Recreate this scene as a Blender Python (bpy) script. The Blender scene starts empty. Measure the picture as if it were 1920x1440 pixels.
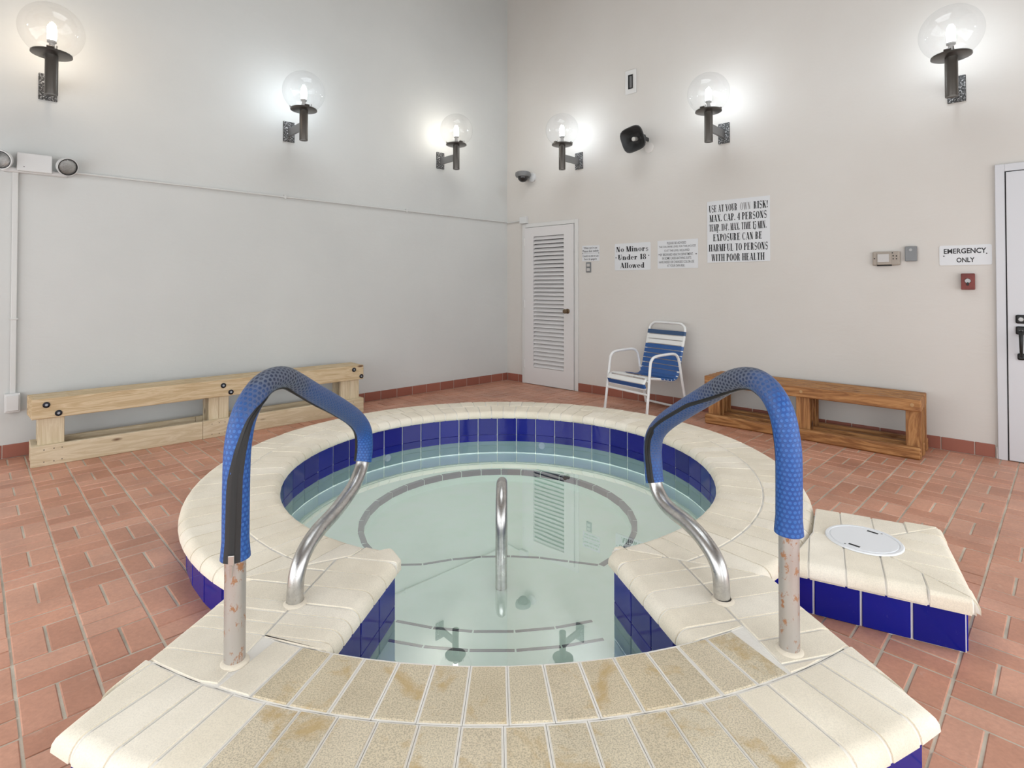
import bpy, bmesh, math, random
from mathutils import Vector, Matrix
from mathutils.geometry import tessellate_polygon
random.seed(7)
scene = bpy.context.scene
COL = scene.collection
PI = math.pi

# ---------------------------------------------------------------- camera, world, exposure
CAM_H = 1.28
F_PX = 1037.1
cam_d = bpy.data.cameras.new('camera')
cam = bpy.data.objects.new('camera', cam_d)
COL.objects.link(cam)
cam.location = (0, 0, CAM_H)
cam.rotation_euler = (PI / 2 + 0.0142, 0, 0)
cam_d.sensor_width = 36.0
cam_d.lens = F_PX / 1920 * 36.0
cam_d.shift_y = -(720 - 520.6) / 1920
cam_d.clip_start = 0.02
scene.camera = cam

world = bpy.data.worlds.new('daylight')
scene.world = world
world.use_nodes = True
world.node_tree.nodes['Background'].inputs[0].default_value = (0.93, 0.97, 1.0, 1)
world.node_tree.nodes['Background'].inputs[1].default_value = 3.1
scene.view_settings.view_transform = 'Standard'
scene.view_settings.look = 'None'
scene.view_settings.gamma = 1.0
scene.view_settings.use_curve_mapping = False
scene.view_settings.exposure = 0.17
BULB_STRENGTH = 86.0
scene.cycles.max_bounces = 6
scene.cycles.diffuse_bounces = 3
scene.cycles.glossy_bounces = 3
scene.cycles.transmission_bounces = 4
scene.cycles.transparent_max_bounces = 12
scene.cycles.caustics_reflective = False
scene.cycles.caustics_refractive = False
scene.cycles.blur_glossy = 0.5
scene.cycles.adaptive_threshold = 0.04

# ---------------------------------------------------------------- room frame
CORNER = Vector((-0.0652, 7.5335))
EL = Vector((-0.73329, -0.67992)); NL = Vector((0.67992, -0.73329))
ER = Vector((0.73100, -0.68238)); NR = Vector((-0.68238, -0.73100))
ANG_L = math.atan2(-EL.y, -EL.x)
ANG_R = math.atan2(ER.y, ER.x)
LW, RW, ROOM_H = 7.6, 7.6, 5.6

def WL(s, z, n=0.0):
    p = CORNER + EL * s + NL * n
    return Vector((p.x, p.y, z))
def WR(s, z, n=0.0):
    p = CORNER + ER * s + NR * n
    return Vector((p.x, p.y, z))

# ---------------------------------------------------------------- materials
MATS = {}
class NT:
    def __init__(self, name):
        self.m = bpy.data.materials.new(name)
        self.m.use_nodes = True
        self.t = self.m.node_tree
        self.b = self.t.nodes['Principled BSDF']
        self.out = self.t.nodes['Material Output']
        MATS[name] = self.m
    def n(self, kind, **kw):
        nd = self.t.nodes.new(kind)
        for k, v in kw.items():
            if k.startswith('i_'):
                key = k[2:]
                key = int(key) if key.isdigit() else key.replace('_', ' ')
                nd.inputs[key].default_value = v
            else:
                setattr(nd, k, v)
        return nd
    def l(self, a, ao, b, bi):
        self.t.links.new(a.outputs[ao], b.inputs[bi])
    def ramp(self, src, so, stops):
        r = self.n('ShaderNodeValToRGB')
        el = r.color_ramp.elements
        while len(el) < len(stops):
            el.new(0.5)
        for e, (p, c) in zip(el, stops):
            e.position = p; e.color = (*c, 1)
        self.l(src, so, r, 0)
        return r
    def coord(self, which='Object', scale=(1, 1, 1)):
        c = self.n('ShaderNodeTexCoord'); mp = self.n('ShaderNodeMapping')
        mp.inputs['Scale'].default_value = scale
        self.l(c, which, mp, 0)
        return mp
    def noise(self, co, scale, detail=4, rough=0.55, dist=0.0):
        n = self.n('ShaderNodeTexNoise')
        n.inputs['Scale'].default_value = scale; n.inputs['Detail'].default_value = detail
        n.inputs['Roughness'].default_value = rough; n.inputs['Distortion'].default_value = dist
        if co: self.l(co, 0, n, 'Vector')
        return n
    def bump(self, src, so, strength, dist=0.01):
        b = self.n('ShaderNodeBump')
        b.inputs['Strength'].default_value = strength; b.inputs['Distance'].default_value = dist
        self.l(src, so, b, 'Height'); self.l(b, 0, self.b, 'Normal')
        return b
    def mix(self, fac, a, b, mode='MIX'):
        m = self.n('ShaderNodeMix', data_type='RGBA', blend_type=mode)
        def put(v, idx):
            if isinstance(v, tuple) and isinstance(v[0], bpy.types.Node): self.t.links.new(v[0].outputs[v[1]], m.inputs[idx])
            elif isinstance(v, tuple): m.inputs[idx].default_value = (*v, 1)
            else: m.inputs[idx].default_value = v
        put(fac, 0); put(a, 6); put(b, 7)
        return m
    def rand(self):
        """a random number that differs for every piece, single object or joined"""
        oi = self.n('ShaderNodeObjectInfo'); g = self.n('ShaderNodeNewGeometry')
        a = self.n('ShaderNodeMath', operation='ADD'); f = self.n('ShaderNodeMath', operation='FRACT')
        self.l(oi, 'Random', a, 0); self.l(g, 'Random Per Island', a, 1); self.l(a, 0, f, 0)
        return f

def plain(name, col, rough=0.5, metal=0.0, bump=None, spec=None, coat=0.0, var=0.0):
    m = NT(name); b = m.b
    b.inputs['Base Color'].default_value = (*col, 1)
    b.inputs['Roughness'].default_value = rough
    b.inputs['Metallic'].default_value = metal
    if spec is not None: b.inputs['Specular IOR Level'].default_value = spec
    if coat: b.inputs['Coat Weight'].default_value = coat
    if bump or var:
        co = m.coord()
        if bump:
            nz = m.noise(co, bump[0], 5); m.bump(nz, 0, bump[1], bump[2] if len(bump) > 2 else 0.004)
        if var:
            nv = m.noise(co, 6, 4)
            r = m.ramp(nv, 0, [(0.3, tuple(c * (1 - var) for c in col)), (0.7, tuple(min(1, c * (1 + var)) for c in col))])
            m.l(r, 0, b, 'Base Color')
    return m.m

def wall_mat(name, c1, c2):
    m = NT(name); co = m.coord()
    n1 = m.noise(co, 0.9, 5); r = m.ramp(n1, 0, [(0.3, c1), (0.72, c2)])
    m.l(r, 0, m.b, 'Base Color'); m.b.inputs['Roughness'].default_value = 0.62
    m.b.inputs['Specular IOR Level'].default_value = 0.3
    co2 = m.coord(scale=(1, 1, 2.2)); n2 = m.noise(co2, 5.5, 6, 0.6, 0.6)
    m.bump(n2, 0, 0.22, 0.010)
wall_mat('wall_left_paint', (0.585, 0.592, 0.575), (0.635, 0.64, 0.62))
wall_mat('wall_right_paint', (0.63, 0.597, 0.555), (0.665, 0.637, 0.60))
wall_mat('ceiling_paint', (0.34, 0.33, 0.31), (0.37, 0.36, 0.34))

def brick_mat():
    m = NT('floor_brick'); rn = m.rand()
    base = m.ramp(rn, 0, [(0.0, (0.52, 0.245, 0.16)), (0.35, (0.60, 0.30, 0.20)), (0.7, (0.65, 0.345, 0.24)), (1.0, (0.56, 0.265, 0.175))])
    g = m.n('ShaderNodeNewGeometry'); mp = m.n('ShaderNodeMapping'); m.l(g, 'Position', mp, 0)
    n1 = m.noise(mp, 3.0, 5); n2 = m.noise(mp, 60, 4, 0.7)
    r1 = m.ramp(n1, 0, [(0.35, (0.85, 0.85, 0.85)), (0.7, (1.14, 1.13, 1.12))])
    a = m.mix(1.0, (base, 0), (r1, 0), 'MULTIPLY')
    r2 = m.ramp(n2, 0, [(0.3, (0.87, 0.86, 0.86)), (0.75, (1.08, 1.08, 1.08))])
    b = m.mix(1.0, (a, 2), (r2, 0), 'MULTIPLY')
    n3 = m.noise(mp, 9, 6, 0.7); r3 = m.ramp(n3, 0, [(0.62, (0, 0, 0)), (0.78, (0.45, 0.45, 0.45))])
    c = m.mix((r3, 0), (b, 2), (0.72, 0.53, 0.43))
    m.l(c, 2, m.b, 'Base Color'); m.b.inputs['Roughness'].default_value = 0.42
    m.bump(n2, 0, 0.25, 0.002)
brick_mat()
plain('floor_mortar', (0.56, 0.50, 0.41), 0.9, bump=(60, 0.6), var=0.25)
plain('base_mortar', (0.6, 0.52, 0.46), 0.9, bump=(60, 0.5))
def base_tile():
    m = NT('base_tile'); rn = m.rand()
    r = m.ramp(rn, 0, [(0, (0.26, 0.088, 0.06)), (1, (0.34, 0.12, 0.08))]); m.l(r, 0, m.b, 'Base Color')
    m.b.inputs['Roughness'].default_value = 0.4
base_tile()

def coping_mat(name, cols, speck, rough=0.7):
    m = NT(name); rn = m.rand()
    base = m.ramp(rn, 0, [(i / (len(cols) - 1), c) for i, c in enumerate(cols)])
    g = m.n('ShaderNodeNewGeometry'); mp = m.n('ShaderNodeMapping'); m.l(g, 'Position', mp, 0)
    n1 = m.noise(mp, 5, 5); r1 = m.ramp(n1, 0, [(0.3, (0.9, 0.89, 0.87)), (0.7, (1.06, 1.06, 1.06))])
    a = m.mix(1.0, (base, 0), (r1, 0), 'MULTIPLY')
    n2 = m.noise(mp, 260, 3, 0.7); r2 = m.ramp(n2, 0, [(0.38, tuple(1 - speck for _ in range(3))), (0.56, (1.04, 1.04, 1.04))])
    b = m.mix(1.0, (a, 2), (r2, 0), 'MULTIPLY')
    m.l(b, 2, m.b, 'Base Color'); m.b.inputs['Roughness'].default_value = rough
    n3 = m.noise(mp, 120, 4); m.bump(n3, 0, 0.15 + speck * 0.5, 0.0015)
    return m, b, mp
coping_mat('coping_brick', [(0.86, 0.775, 0.63), (0.90, 0.82, 0.68), (0.87, 0.79, 0.655), (0.92, 0.85, 0.73)], 0.08)
m, b, mp = coping_mat('coping_stained', [(0.66, 0.56, 0.40), (0.72, 0.63, 0.47), (0.64, 0.53, 0.36), (0.75, 0.66, 0.51)], 0.34)
n4 = m.noise(mp, 7, 6, 0.65, 0.4); r4 = m.ramp(n4, 0, [(0.54, (0, 0, 0)), (0.66, (0.75, 0.75, 0.75))])
cst = m.mix((r4, 0), (b, 2), (0.50, 0.34, 0.14)); m.l(cst, 2, m.b, 'Base Color')
plain('coping_mortar', (0.90, 0.86, 0.79), 0.85, bump=(90, 0.4))

def tile_mat():
    m = NT('cobalt_tile'); rn = m.rand()
    r = m.ramp(rn, 0, [(0, (0.006, 0.010, 0.19)), (0.5, (0.008, 0.014, 0.29)), (1, (0.012, 0.011, 0.23))])
    g = m.n('ShaderNodeNewGeometry'); mp = m.n('ShaderNodeMapping'); m.l(g, 'Position', mp, 0)
    n = m.noise(mp, 40, 5, 0.7); rr = m.ramp(n, 0, [(0.64, (0, 0, 0)), (0.85, (0.12, 0.12, 0.12))])
    c = m.mix((rr, 0), (r, 0), (0.5, 0.5, 0.75)); m.l(c, 2, m.b, 'Base Color')
    m.b.inputs['Roughness'].default_value = 0.07; m.b.inputs['Specular IOR Level'].default_value = 0.28
    n2 = m.noise(mp, 14, 2); m.bump(n2, 0, 0.12, 0.004)
tile_mat()
plain('white_grout', (0.85, 0.85, 0.83), 0.85)
plain('pool_plaster', (0.86, 0.97, 0.90), 0.75, var=0.05)
plain('tile_painted_reflection', (0.42, 0.52, 0.40), 0.4, var=0.1)  # submerged cobalt tile, the water's pale reflection painted into its colour
plain('trim_tile', (0.035, 0.035, 0.07), 0.3)
plain('jet_plastic', (0.75, 0.77, 0.74), 0.4)

def water_mat():
    m = NT('spa_water'); t = m.t
    t.nodes.remove(m.b)
    tr = m.n('ShaderNodeBsdfTransparent'); tr.inputs[0].default_value = (0.675, 0.745, 0.71, 1)
    gl = m.n('ShaderNodeBsdfGlossy'); gl.inputs['Roughness'].default_value = 0.0
    fn = m.n('ShaderNodeFresnel'); fn.inputs['IOR'].default_value = 1.34
    fr = m.n('ShaderNodeMath', operation='MULTIPLY_ADD'); fr.inputs[1].default_value = 0.55; fr.inputs[2].default_value = 0.43
    m.l(fn, 0, fr, 0); m.l(fr, 0, gl, 'Color')
    co = m.coord(); nz = m.noise(co, 3.0, 2)
    bp = m.n('ShaderNodeBump'); bp.inputs['Strength'].default_value = 0.06; bp.inputs['Distance'].default_value = 0.004
    m.l(nz, 0, bp, 'Height'); m.l(bp, 0, gl, 'Normal')
    ad = m.n('ShaderNodeAddShader'); m.l(tr, 0, ad, 0); m.l(gl, 0, ad, 1)
    m.l(ad, 0, m.out, 'Surface')
water_mat()

def globe_mat():
    m = NT('globe_glass'); t = m.t; t.nodes.remove(m.b)
    tr = m.n('ShaderNodeBsdfTransparent'); tr.inputs[0].default_value = (0.97, 0.97, 0.97, 1)
    gl = m.n('ShaderNodeBsdfGlossy'); gl.inputs['Roughness'].default_value = 0.04
    df = m.n('ShaderNodeBsdfTranslucent'); df.inputs[0].default_value = (0.9, 0.9, 0.9, 1)
    lw = m.n('ShaderNodeLayerWeight'); lw.inputs['Blend'].default_value = 0.25
    pw = m.n('ShaderNodeMath', operation='MULTIPLY_ADD'); pw.inputs[1].default_value = 0.35; pw.inputs[2].default_value = 0.02
    m.l(lw, 'Facing', pw, 0)
    m1 = m.n('ShaderNodeMixShader'); m.l(pw, 0, m1, 0); m.l(tr, 0, m1, 1); m.l(gl, 0, m1, 2)
    m2 = m.n('ShaderNodeMixShader'); m2.inputs[0].default_value = 0.014; m.l(m1, 0, m2, 1); m.l(df, 0, m2, 2)
    co = m.coord(); nz = m.noise(co, 18, 4); bp = m.n('ShaderNodeBump'); bp.inputs['Strength'].default_value = 0.3
    bp.inputs['Distance'].default_value = 0.004; m.l(nz, 0, bp, 'Height'); m.l(bp, 0, gl, 'Normal')
    m.l(m2, 0, m.out, 'Surface')
globe_mat()
def emit(name, col, s):
    m = NT(name); m.b.inputs['Emission Color'].default_value = (*col, 1); m.b.inputs['Emission Strength'].default_value = s
    m.b.inputs['Base Color'].default_value = (0.8, 0.8, 0.8, 1)
emit('bulb_warm', (1.0, 0.84, 0.66), BULB_STRENGTH)
emit('bulb_white', (1.0, 0.95, 0.86), BULB_STRENGTH)
emit('bulb_cool', (0.84, 0.93, 1.0), BULB_STRENGTH)
plain('lamp_bronze', (0.12, 0.11, 0.10), 0.3, 0.8, bump=(40, 0.2))
plain('lamp_grey', (0.24, 0.24, 0.24), 0.45, 0.5)
plain('socket_porcelain', (0.5, 0.49, 0.47), 0.5)
def mottled():
    m = NT('mottled_plate'); co = m.coord(); n = m.noise(co, 70, 5, 0.8)
    r = m.ramp(n, 0, [(0.42, (0.02, 0.02, 0.02)), (0.53, (0.06, 0.06, 0.06)), (0.61, (0.65, 0.65, 0.65))]); m.l(r, 0, m.b, 'Base Color')
    m.b.inputs['Roughness'].default_value = 0.5; m.bump(n, 0, 0.5, 0.004)
mottled()
def steel():
    m = NT('rail_steel'); co = m.coord(); n = m.noise(co, 25, 6, 0.7)
    r = m.ramp(n, 0, [(0.3, (0.42, 0.41, 0.40)), (0.6, (0.62, 0.61, 0.59)), (0.75, (0.5, 0.48, 0.45))]); m.l(r, 0, m.b, 'Base Color')
    m.b.inputs['Metallic'].default_value = 1.0
    rr = m.ramp(n, 0, [(0.3, (0.42,) * 3), (0.7, (0.24,) * 3)]); m.l(rr, 0, m.b, 'Roughness')
steel()
def rusty():
    m = NT('rail_steel_rusty'); co = m.coord(scale=(1, 1, 0.6)); n = m.noise(co, 34, 6, 0.75); n2 = m.noise(co, 9, 4)
    r = m.ramp(n, 0, [(0.56, (0.52, 0.49, 0.465)), (0.61, (0.36, 0.17, 0.08))]); m.l(r, 0, m.b, 'Base Color')
    rm = m.ramp(n, 0, [(0.56, (0.8,) * 3), (0.61, (0.05,) * 3)]); m.l(rm, 0, m.b, 'Metallic')
    rr = m.ramp(n2, 0, [(0.3, (0.38,) * 3), (0.7, (0.55,) * 3)]); m.l(rr, 0, m.b, 'Roughness')
rusty()
def sleeve():
    m = NT('grip_sleeve'); uv = m.n('ShaderNodeUVMap'); uv.uv_map = 'UVMap'
    sp = m.n('ShaderNodeSeparateXYZ'); m.l(uv, 0, sp, 0)
    # staggered dots on the tube: u = around (m), v = along (m)
    def mth(op, a, b=None):
        q = m.n('ShaderNodeMath', operation=op)
        for k, v in enumerate((a, b)):
            if v is None: continue
            if isinstance(v, tuple): m.t.links.new(v[0].outputs[v[1]], q.inputs[k])
            else: q.inputs[k].default_value = v
        return (q, 0)
    P_U, P_V = 0.0287 * 0.5, 0.0135
    v = mth('DIVIDE', (sp, 1), P_V); row = mth('FLOOR', v)
    odd = mth('MULTIPLY', mth('MODULO', row, 2.0), 0.5)
    u = mth('ADD', mth('DIVIDE', (sp, 0), P_U), odd)
    fu = mth('SUBTRACT', mth('FRACT', u), 0.5); fv = mth('SUBTRACT', mth('FRACT', v), 0.5)
    d = mth('SQRT', mth('ADD', mth('MULTIPLY', fu, fu), mth('MULTIPLY', fv, fv)))
    dot = m.n('ShaderNodeMapRange'); m.t.links.new(d[0].outputs[0], dot.inputs[0])
    for k, val in ((1, 0.30), (2, 0.40), (3, 1.0), (4, 0.0)): dot.inputs[k].default_value = val
    g = m.n('ShaderNodeNewGeometry'); sx = m.n('ShaderNodeSeparateXYZ'); m.l(g, 'Position', sx, 0)
    co = m.n('ShaderNodeMapping'); m.l(g, 'Position', co, 0)
    nz = m.noise(co, 14, 4); 
    # sun-bleached grey along the upper bend and the slope, by length along the sleeve
    wv_ = m.n('ShaderNodeMath', operation='MULTIPLY_ADD'); m.l(nz, 0, wv_, 0); wv_.inputs[1].default_value = 0.16; m.l(sp, 1, wv_, 2)
    wd_ = mth('DIVIDE', (wv_, 0), 1.6)
    wear = m.ramp(wd_[0], 0, [(0.27, (0, 0, 0)), (0.37, (0.9,) * 3), (0.46, (0.95,) * 3), (0.54, (0.55,) * 3), (0.78, (0.45,) * 3), (0.88, (0.0,) * 3)])
    blue = m.mix((nz, 0), (0.009, 0.055, 0.25), (0.014, 0.085, 0.33))
    base = m.mix((wear, 0), (blue, 2), (0.115, 0.13, 0.16))
    dcol = m.mix((wear, 0), (0.030, 0.13, 0.42), (0.020, 0.022, 0.035))
    c = m.mix((dot, 0), (base, 2), (dcol, 2)); m.l(c, 2, m.b, 'Base Color')
    m.b.inputs['Roughness'].default_value = 0.45
    m.bump(dot, 0, 0.5, 0.0016)
sleeve()
plain('zipper_black', (0.015, 0.014, 0.014), 0.5, bump=(300, 0.6, 0.001))
plain('zipper_metal', (0.6, 0.58, 0.55), 0.35, 1.0)

def wood(name, c1, c2, c3, sc=1.0, knot=(0.12, 0.05, 0.02)):
    m = NT(name); oi = m.n('ShaderNodeObjectInfo'); tc = m.n('ShaderNodeTexCoord')
    ad = m.n('ShaderNodeVectorMath', operation='MULTIPLY_ADD')
    cv = m.n('ShaderNodeCombineXYZ')
    for k in range(3): m.l(oi, 'Random', cv, k)
    m.l(cv, 0, ad, 0); ad.inputs[1].default_value = (13.0, 7.0, 5.0); m.l(tc, 'Object', ad, 2)
    mp = m.n('ShaderNodeMapping'); mp.inputs['Scale'].default_value = (0.9 * sc, 9 * sc, 9 * sc); m.l(ad, 0, mp, 0)
    n = m.noise(mp, 2.2, 4, 0.55, 1.6)
    wv = m.n('ShaderNodeMath', operation='PINGPONG'); mu = m.n('ShaderNodeMath', operation='MULTIPLY'); mu.inputs[1].default_value = 7.0
    m.l(n, 0, mu, 0); m.l(mu, 0, wv, 0); wv.inputs[1].default_value = 1.0
    r = m.ramp(wv, 0, [(0.0, c1), (0.55, c2), (1.0, c3)])
    mp2 = m.n('ShaderNodeMapping'); mp2.inputs['Scale'].default_value = (3.2, 9, 9); m.l(ad, 0, mp2, 0)
    vo = m.n('ShaderNodeTexVoronoi'); vo.inputs['Scale'].default_value = 1.0; m.l(mp2, 0, vo, 'Vector')
    rk = m.ramp(vo, 0, [(0.05, (1, 1, 1)), (0.14, (0, 0, 0))])
    c = m.mix((rk, 0), (r, 0), knot); m.l(c, 2, m.b, 'Base Color')
    m.b.inputs['Roughness'].default_value = 0.6; m.bump(wv, 0, 0.08, 0.002)
wood('pine_pale', (0.50, 0.36, 0.20), (0.585, 0.445, 0.265), (0.66, 0.525, 0.34))
wood('pine_light', (0.58, 0.47, 0.30), (0.64, 0.53, 0.36), (0.70, 0.60, 0.43))
wood('cedar_amber', (0.22, 0.085, 0.024), (0.36, 0.16, 0.05), (0.47, 0.235, 0.085), 0.8, (0.08, 0.03, 0.01))
plain('bolt_black', (0.02, 0.02, 0.025), 0.4, 0.7)
plain('bolt_zinc', (0.35, 0.38, 0.42), 0.35, 0.9)
plain('wood_plug', (0.45, 0.27, 0.12), 0.6)
plain('door_white', (0.63, 0.635, 0.66), 0.45, bump=(8, 0.15))
plain('louver_white', (0.70, 0.68, 0.67), 0.5)
plain('trim_white', (0.68, 0.67, 0.65), 0.5)
plain('dark_void', (0.02, 0.02, 0.02), 0.9)
plain('brass_old', (0.20, 0.14, 0.09), 0.3, 0.9)
plain('iron_black', (0.018, 0.018, 0.018), 0.4, 0.4, bump=(60, 0.4))
plain('chrome', (0.42, 0.42, 0.42), 0.4, 1.0, bump=(120, 0.8))
plain('sign_white', (0.69, 0.70, 0.715), 0.4)
plain('print_black', (0.012, 0.012, 0.014), 0.6)
plain('print_grey', (0.30, 0.29, 0.29), 0.6)
plain('conduit_white', (0.62, 0.62, 0.60), 0.45)
plain('box_white', (0.66, 0.66, 0.65), 0.45)
plain('thermostat_beige', (0.36, 0.31, 0.26), 0.45)
plain('thermostat_plate', (0.52, 0.50, 0.48), 0.35)
plain('box_grey', (0.20, 0.205, 0.21), 0.45, 0.3)
plain('pull_red', (0.17, 0.035, 0.028), 0.45, bump=(200, 0.6), var=0.5)
plain('tube_white', (0.82, 0.82, 0.81), 0.3)
plain('strap_white', (0.80, 0.80, 0.77), 0.45)
plain('strap_blue', (0.022, 0.095, 0.30), 0.4)
plain('strap_navy', (0.030, 0.075, 0.17), 0.42)
plain('rubber_black', (0.02, 0.02, 0.02), 0.7)
plain('horn_black', (0.035, 0.035, 0.035), 0.5, bump=(90, 0.4), var=0.4)
plain('horn_cap', (0.55, 0.54, 0.5), 0.5)
plain('camera_grey', (0.17, 0.17, 0.17), 0.4)
plain('dome_dark', (0.02, 0.018, 0.018), 0.12)
plain('lens_glass', (0.30, 0.30, 0.29), 0.15, 0.6, bump=(160, 1.0, 0.004), var=0.7)
plain('lid_white', (0.82, 0.83, 0.85), 0.4)
plain('window_frame_paint', (0.7, 0.7, 0.7), 0.5)
plain('plaster_patch', (0.72, 0.68, 0.64), 0.8, bump=(30, 0.5))

# ---------------------------------------------------------------- mesh helpers
def link(name, me, mat, parent=None, loc=None, rotz=None):
    o = bpy.data.objects.new(name, me)
    COL.objects.link(o)
    if mat is not None and not me.materials: me.materials.append(MATS[mat])
    if parent is not None: o.parent = parent
    if loc is not None: o.location = loc
    if rotz is not None: o.rotation_euler = (0, 0, rotz)
    return o
def obj(name, bm, mat, parent=None, loc=None, rotz=None, smooth=False):
    me = bpy.data.meshes.new(name)
    bmesh.ops.recalc_face_normals(bm, faces=bm.faces)
    bm.to_mesh(me); bm.free()
    if smooth is True:
        for p in me.polygons: p.use_smooth = True
    elif smooth:
        me.set_sharp_from_angle(angle=math.radians(smooth))
        for p in me.polygons: p.use_smooth = True
    return link(name, me, mat, parent, loc, rotz)
def empty(name, loc, rotz=0.0, label=None, cat=None, group=None):
    o = bpy.data.objects.new(name, None); COL.objects.link(o)
    o.empty_display_size = 0.1; o.location = loc; o.rotation_euler = (0, 0, rotz)
    return tag(o, label, cat, group)
def tag(o, label=None, cat=None, group=None, kind=None):
    if label: o['label'] = label
    if cat: o['category'] = cat
    if group: o['group'] = group
    if kind: o['kind'] = kind
    return o
def box(bm, lo, hi, bev=0.0, seg=2, M=None):
    vs = [bm.verts.new((M @ Vector((x, y, z))) if M is not None else (x, y, z)) for z in (lo[2], hi[2]) for y in (lo[1], hi[1]) for x in (lo[0], hi[0])]
    fs = [(0, 2, 3, 1), (4, 5, 7, 6), (0, 1, 5, 4), (2, 6, 7, 3), (0, 4, 6, 2), (1, 3, 7, 5)]
    faces = [bm.faces.new([vs[i] for i in f]) for f in fs]
    if bev > 0:
        bmesh.ops.bevel(bm, geom=list({e for f in faces for e in f.edges}), offset=bev, segments=seg, affect='EDGES', profile=0.5)
def nb(): return bmesh.new()
def boxbm(lo, hi, bev=0.0, seg=2):
    bm = nb(); box(bm, lo, hi, bev, seg); return bm
def cyl(bm, p0, p1, r0, r1=None, n=16, cap=True):
    p0 = Vector(p0); p1 = Vector(p1); r1 = r0 if r1 is None else r1
    d = (p1 - p0).normalized(); a = d.orthogonal().normalized(); b = d.cross(a)
    ra = [bm.verts.new(p0 + (a * math.cos(t) + b * math.sin(t)) * r0) for t in (2 * PI * i / n for i in range(n))]
    rb = [bm.verts.new(p1 + (a * math.cos(t) + b * math.sin(t)) * r1) for t in (2 * PI * i / n for i in range(n))]
    for i in range(n):
        j = (i + 1) % n; bm.faces.new((ra[i], ra[j], rb[j], rb[i]))
    if cap: bm.faces.new(ra[::-1]); bm.faces.new(rb)
def lathe(bm, prof, n=24, axis='z', origin=(0, 0, 0)):
    """prof: list of (radius, height)"""
    o = Vector(origin); rings = []
    def P(r, h, t):
        c, s = r * math.cos(t), r * math.sin(t)
        return o + (Vector((c, s, h)) if axis == 'z' else Vector((c, h, s)) if axis == 'y' else Vector((h, c, s)))
    for r, h in prof:
        if r < 1e-6: rings.append([bm.verts.new(P(0, h, 0))])
        else: rings.append([bm.verts.new(P(r, h, 2 * PI * i / n)) for i in range(n)])
    for A, B in zip(rings, rings[1:]):
        for i in range(n):
            j = (i + 1) % n
            if len(A) == 1 and len(B) == 1: continue
            if len(A) == 1: bm.faces.new((A[0], B[i], B[j]))
            elif len(B) == 1: bm.faces.new((A[i], A[j], B[0]))
            else: bm.faces.new((A[i], A[j], B[j], B[i]))
def smooth_path(pts, sub=6):
    pts = [Vector(p) for p in pts]; out = []
    for i in range(len(pts) - 1):
        p0 = pts[max(i - 1, 0)]; p1 = pts[i]; p2 = pts[i + 1]; p3 = pts[min(i + 2, len(pts) - 1)]
        for k in range(sub):
            t = k / sub
            out.append(0.5 * ((2 * p1) + (p2 - p0) * t + (2 * p0 - 5 * p1 + 4 * p2 - p3) * t * t + (3 * p1 - p0 - 3 * p2 + p3) * t ** 3))
    out.append(pts[-1]); return out
def frames(path, ref=None):
    T = []
    for i in range(len(path)):
        a = path[max(i - 1, 0)]; b = path[min(i + 1, len(path) - 1)]; T.append((b - a).normalized())
    N = []; n = (ref - T[0] * ref.dot(T[0])).normalized() if ref is not None else T[0].orthogonal().normalized()
    for i, t in enumerate(T):
        if i: n = T[i - 1].rotation_difference(t) @ n
        n = (n - t * n.dot(t)).normalized(); N.append(n)
    return T, N
def tube(bm, path, r, n=16, cap=True, ref=None, uv=False, a0=0.0, a1=2 * PI, rad=None):
    """sweep a circle (or the arc a0..a1) along the path"""
    path = [Vector(p) for p in path]; T, N = frames(path, ref)
    full = abs(a1 - a0 - 2 * PI) < 1e-6
    cnt = n + 1 if (not full or uv) else n
    rings = []; L = [0.0]
    for a, b in zip(path, path[1:]): L.append(L[-1] + (b - a).length)
    for i, (p, t, nn) in enumerate(zip(path, T, N)):
        bb = t.cross(nn); rr = rad(L[i] / L[-1]) if rad else r
        rings.append([bm.verts.new(p + (nn * math.cos(q) + bb * math.sin(q)) * rr) for q in (a0 + (a1 - a0) * k / n for k in range(cnt))])
    lay = bm.loops.layers.uv.new('UVMap') if uv else None
    for i, (A, B) in enumerate(zip(rings, rings[1:])):
        for k in range(n):
            j = k + 1 if cnt == n + 1 else (k + 1) % n
            f = bm.faces.new((A[k], A[j], B[j], B[k]))
            if uv:
                for lp, (kk, ii) in zip(f.loops, ((k, i), (k + 1, i), (k + 1, i + 1), (k, i + 1))):
                    lp[lay].uv = ((a0 + (a1 - a0) * kk / n) * r, L[ii])
    if cap and full and not uv:
        bm.faces.new(rings[0][::-1]); bm.faces.new(rings[-1])
    return rings
def prism(bm, poly, z0, z1):
    a = [bm.verts.new((p[0], p[1], z0)) for p in poly]; b = [bm.verts.new((p[0], p[1], z1)) for p in poly]
    n = len(poly); sides = []
    for i in range(n):
        j = (i + 1) % n; sides.append(bm.faces.new((a[i], a[j], b[j], b[i])))
    bm.faces.new(a[::-1]); bm.faces.new(b)
    return a, b, sides
def fill(bm, outer, z, holes=()):
    loops = [[Vector((p[0], p[1], 0)) for p in outer]] + [[Vector((p[0], p[1], 0)) for p in h] for h in holes]
    vs = [bm.verts.new((p.x, p.y, z)) for l in loops for p in l]
    for t in tessellate_polygon(loops):
        try: bm.faces.new([vs[i] for i in t])
        except ValueError: pass
def strip(bm, poly, z0, z1, closed=True):
    a = [bm.verts.new((p[0], p[1], z0)) for p in poly]; b = [bm.verts.new((p[0], p[1], z1)) for p in poly]
    n = len(poly)
    for i in range(n if closed else n - 1):
        j = (i + 1) % n; bm.faces.new((a[i], a[j], b[j], b[i]))
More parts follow.
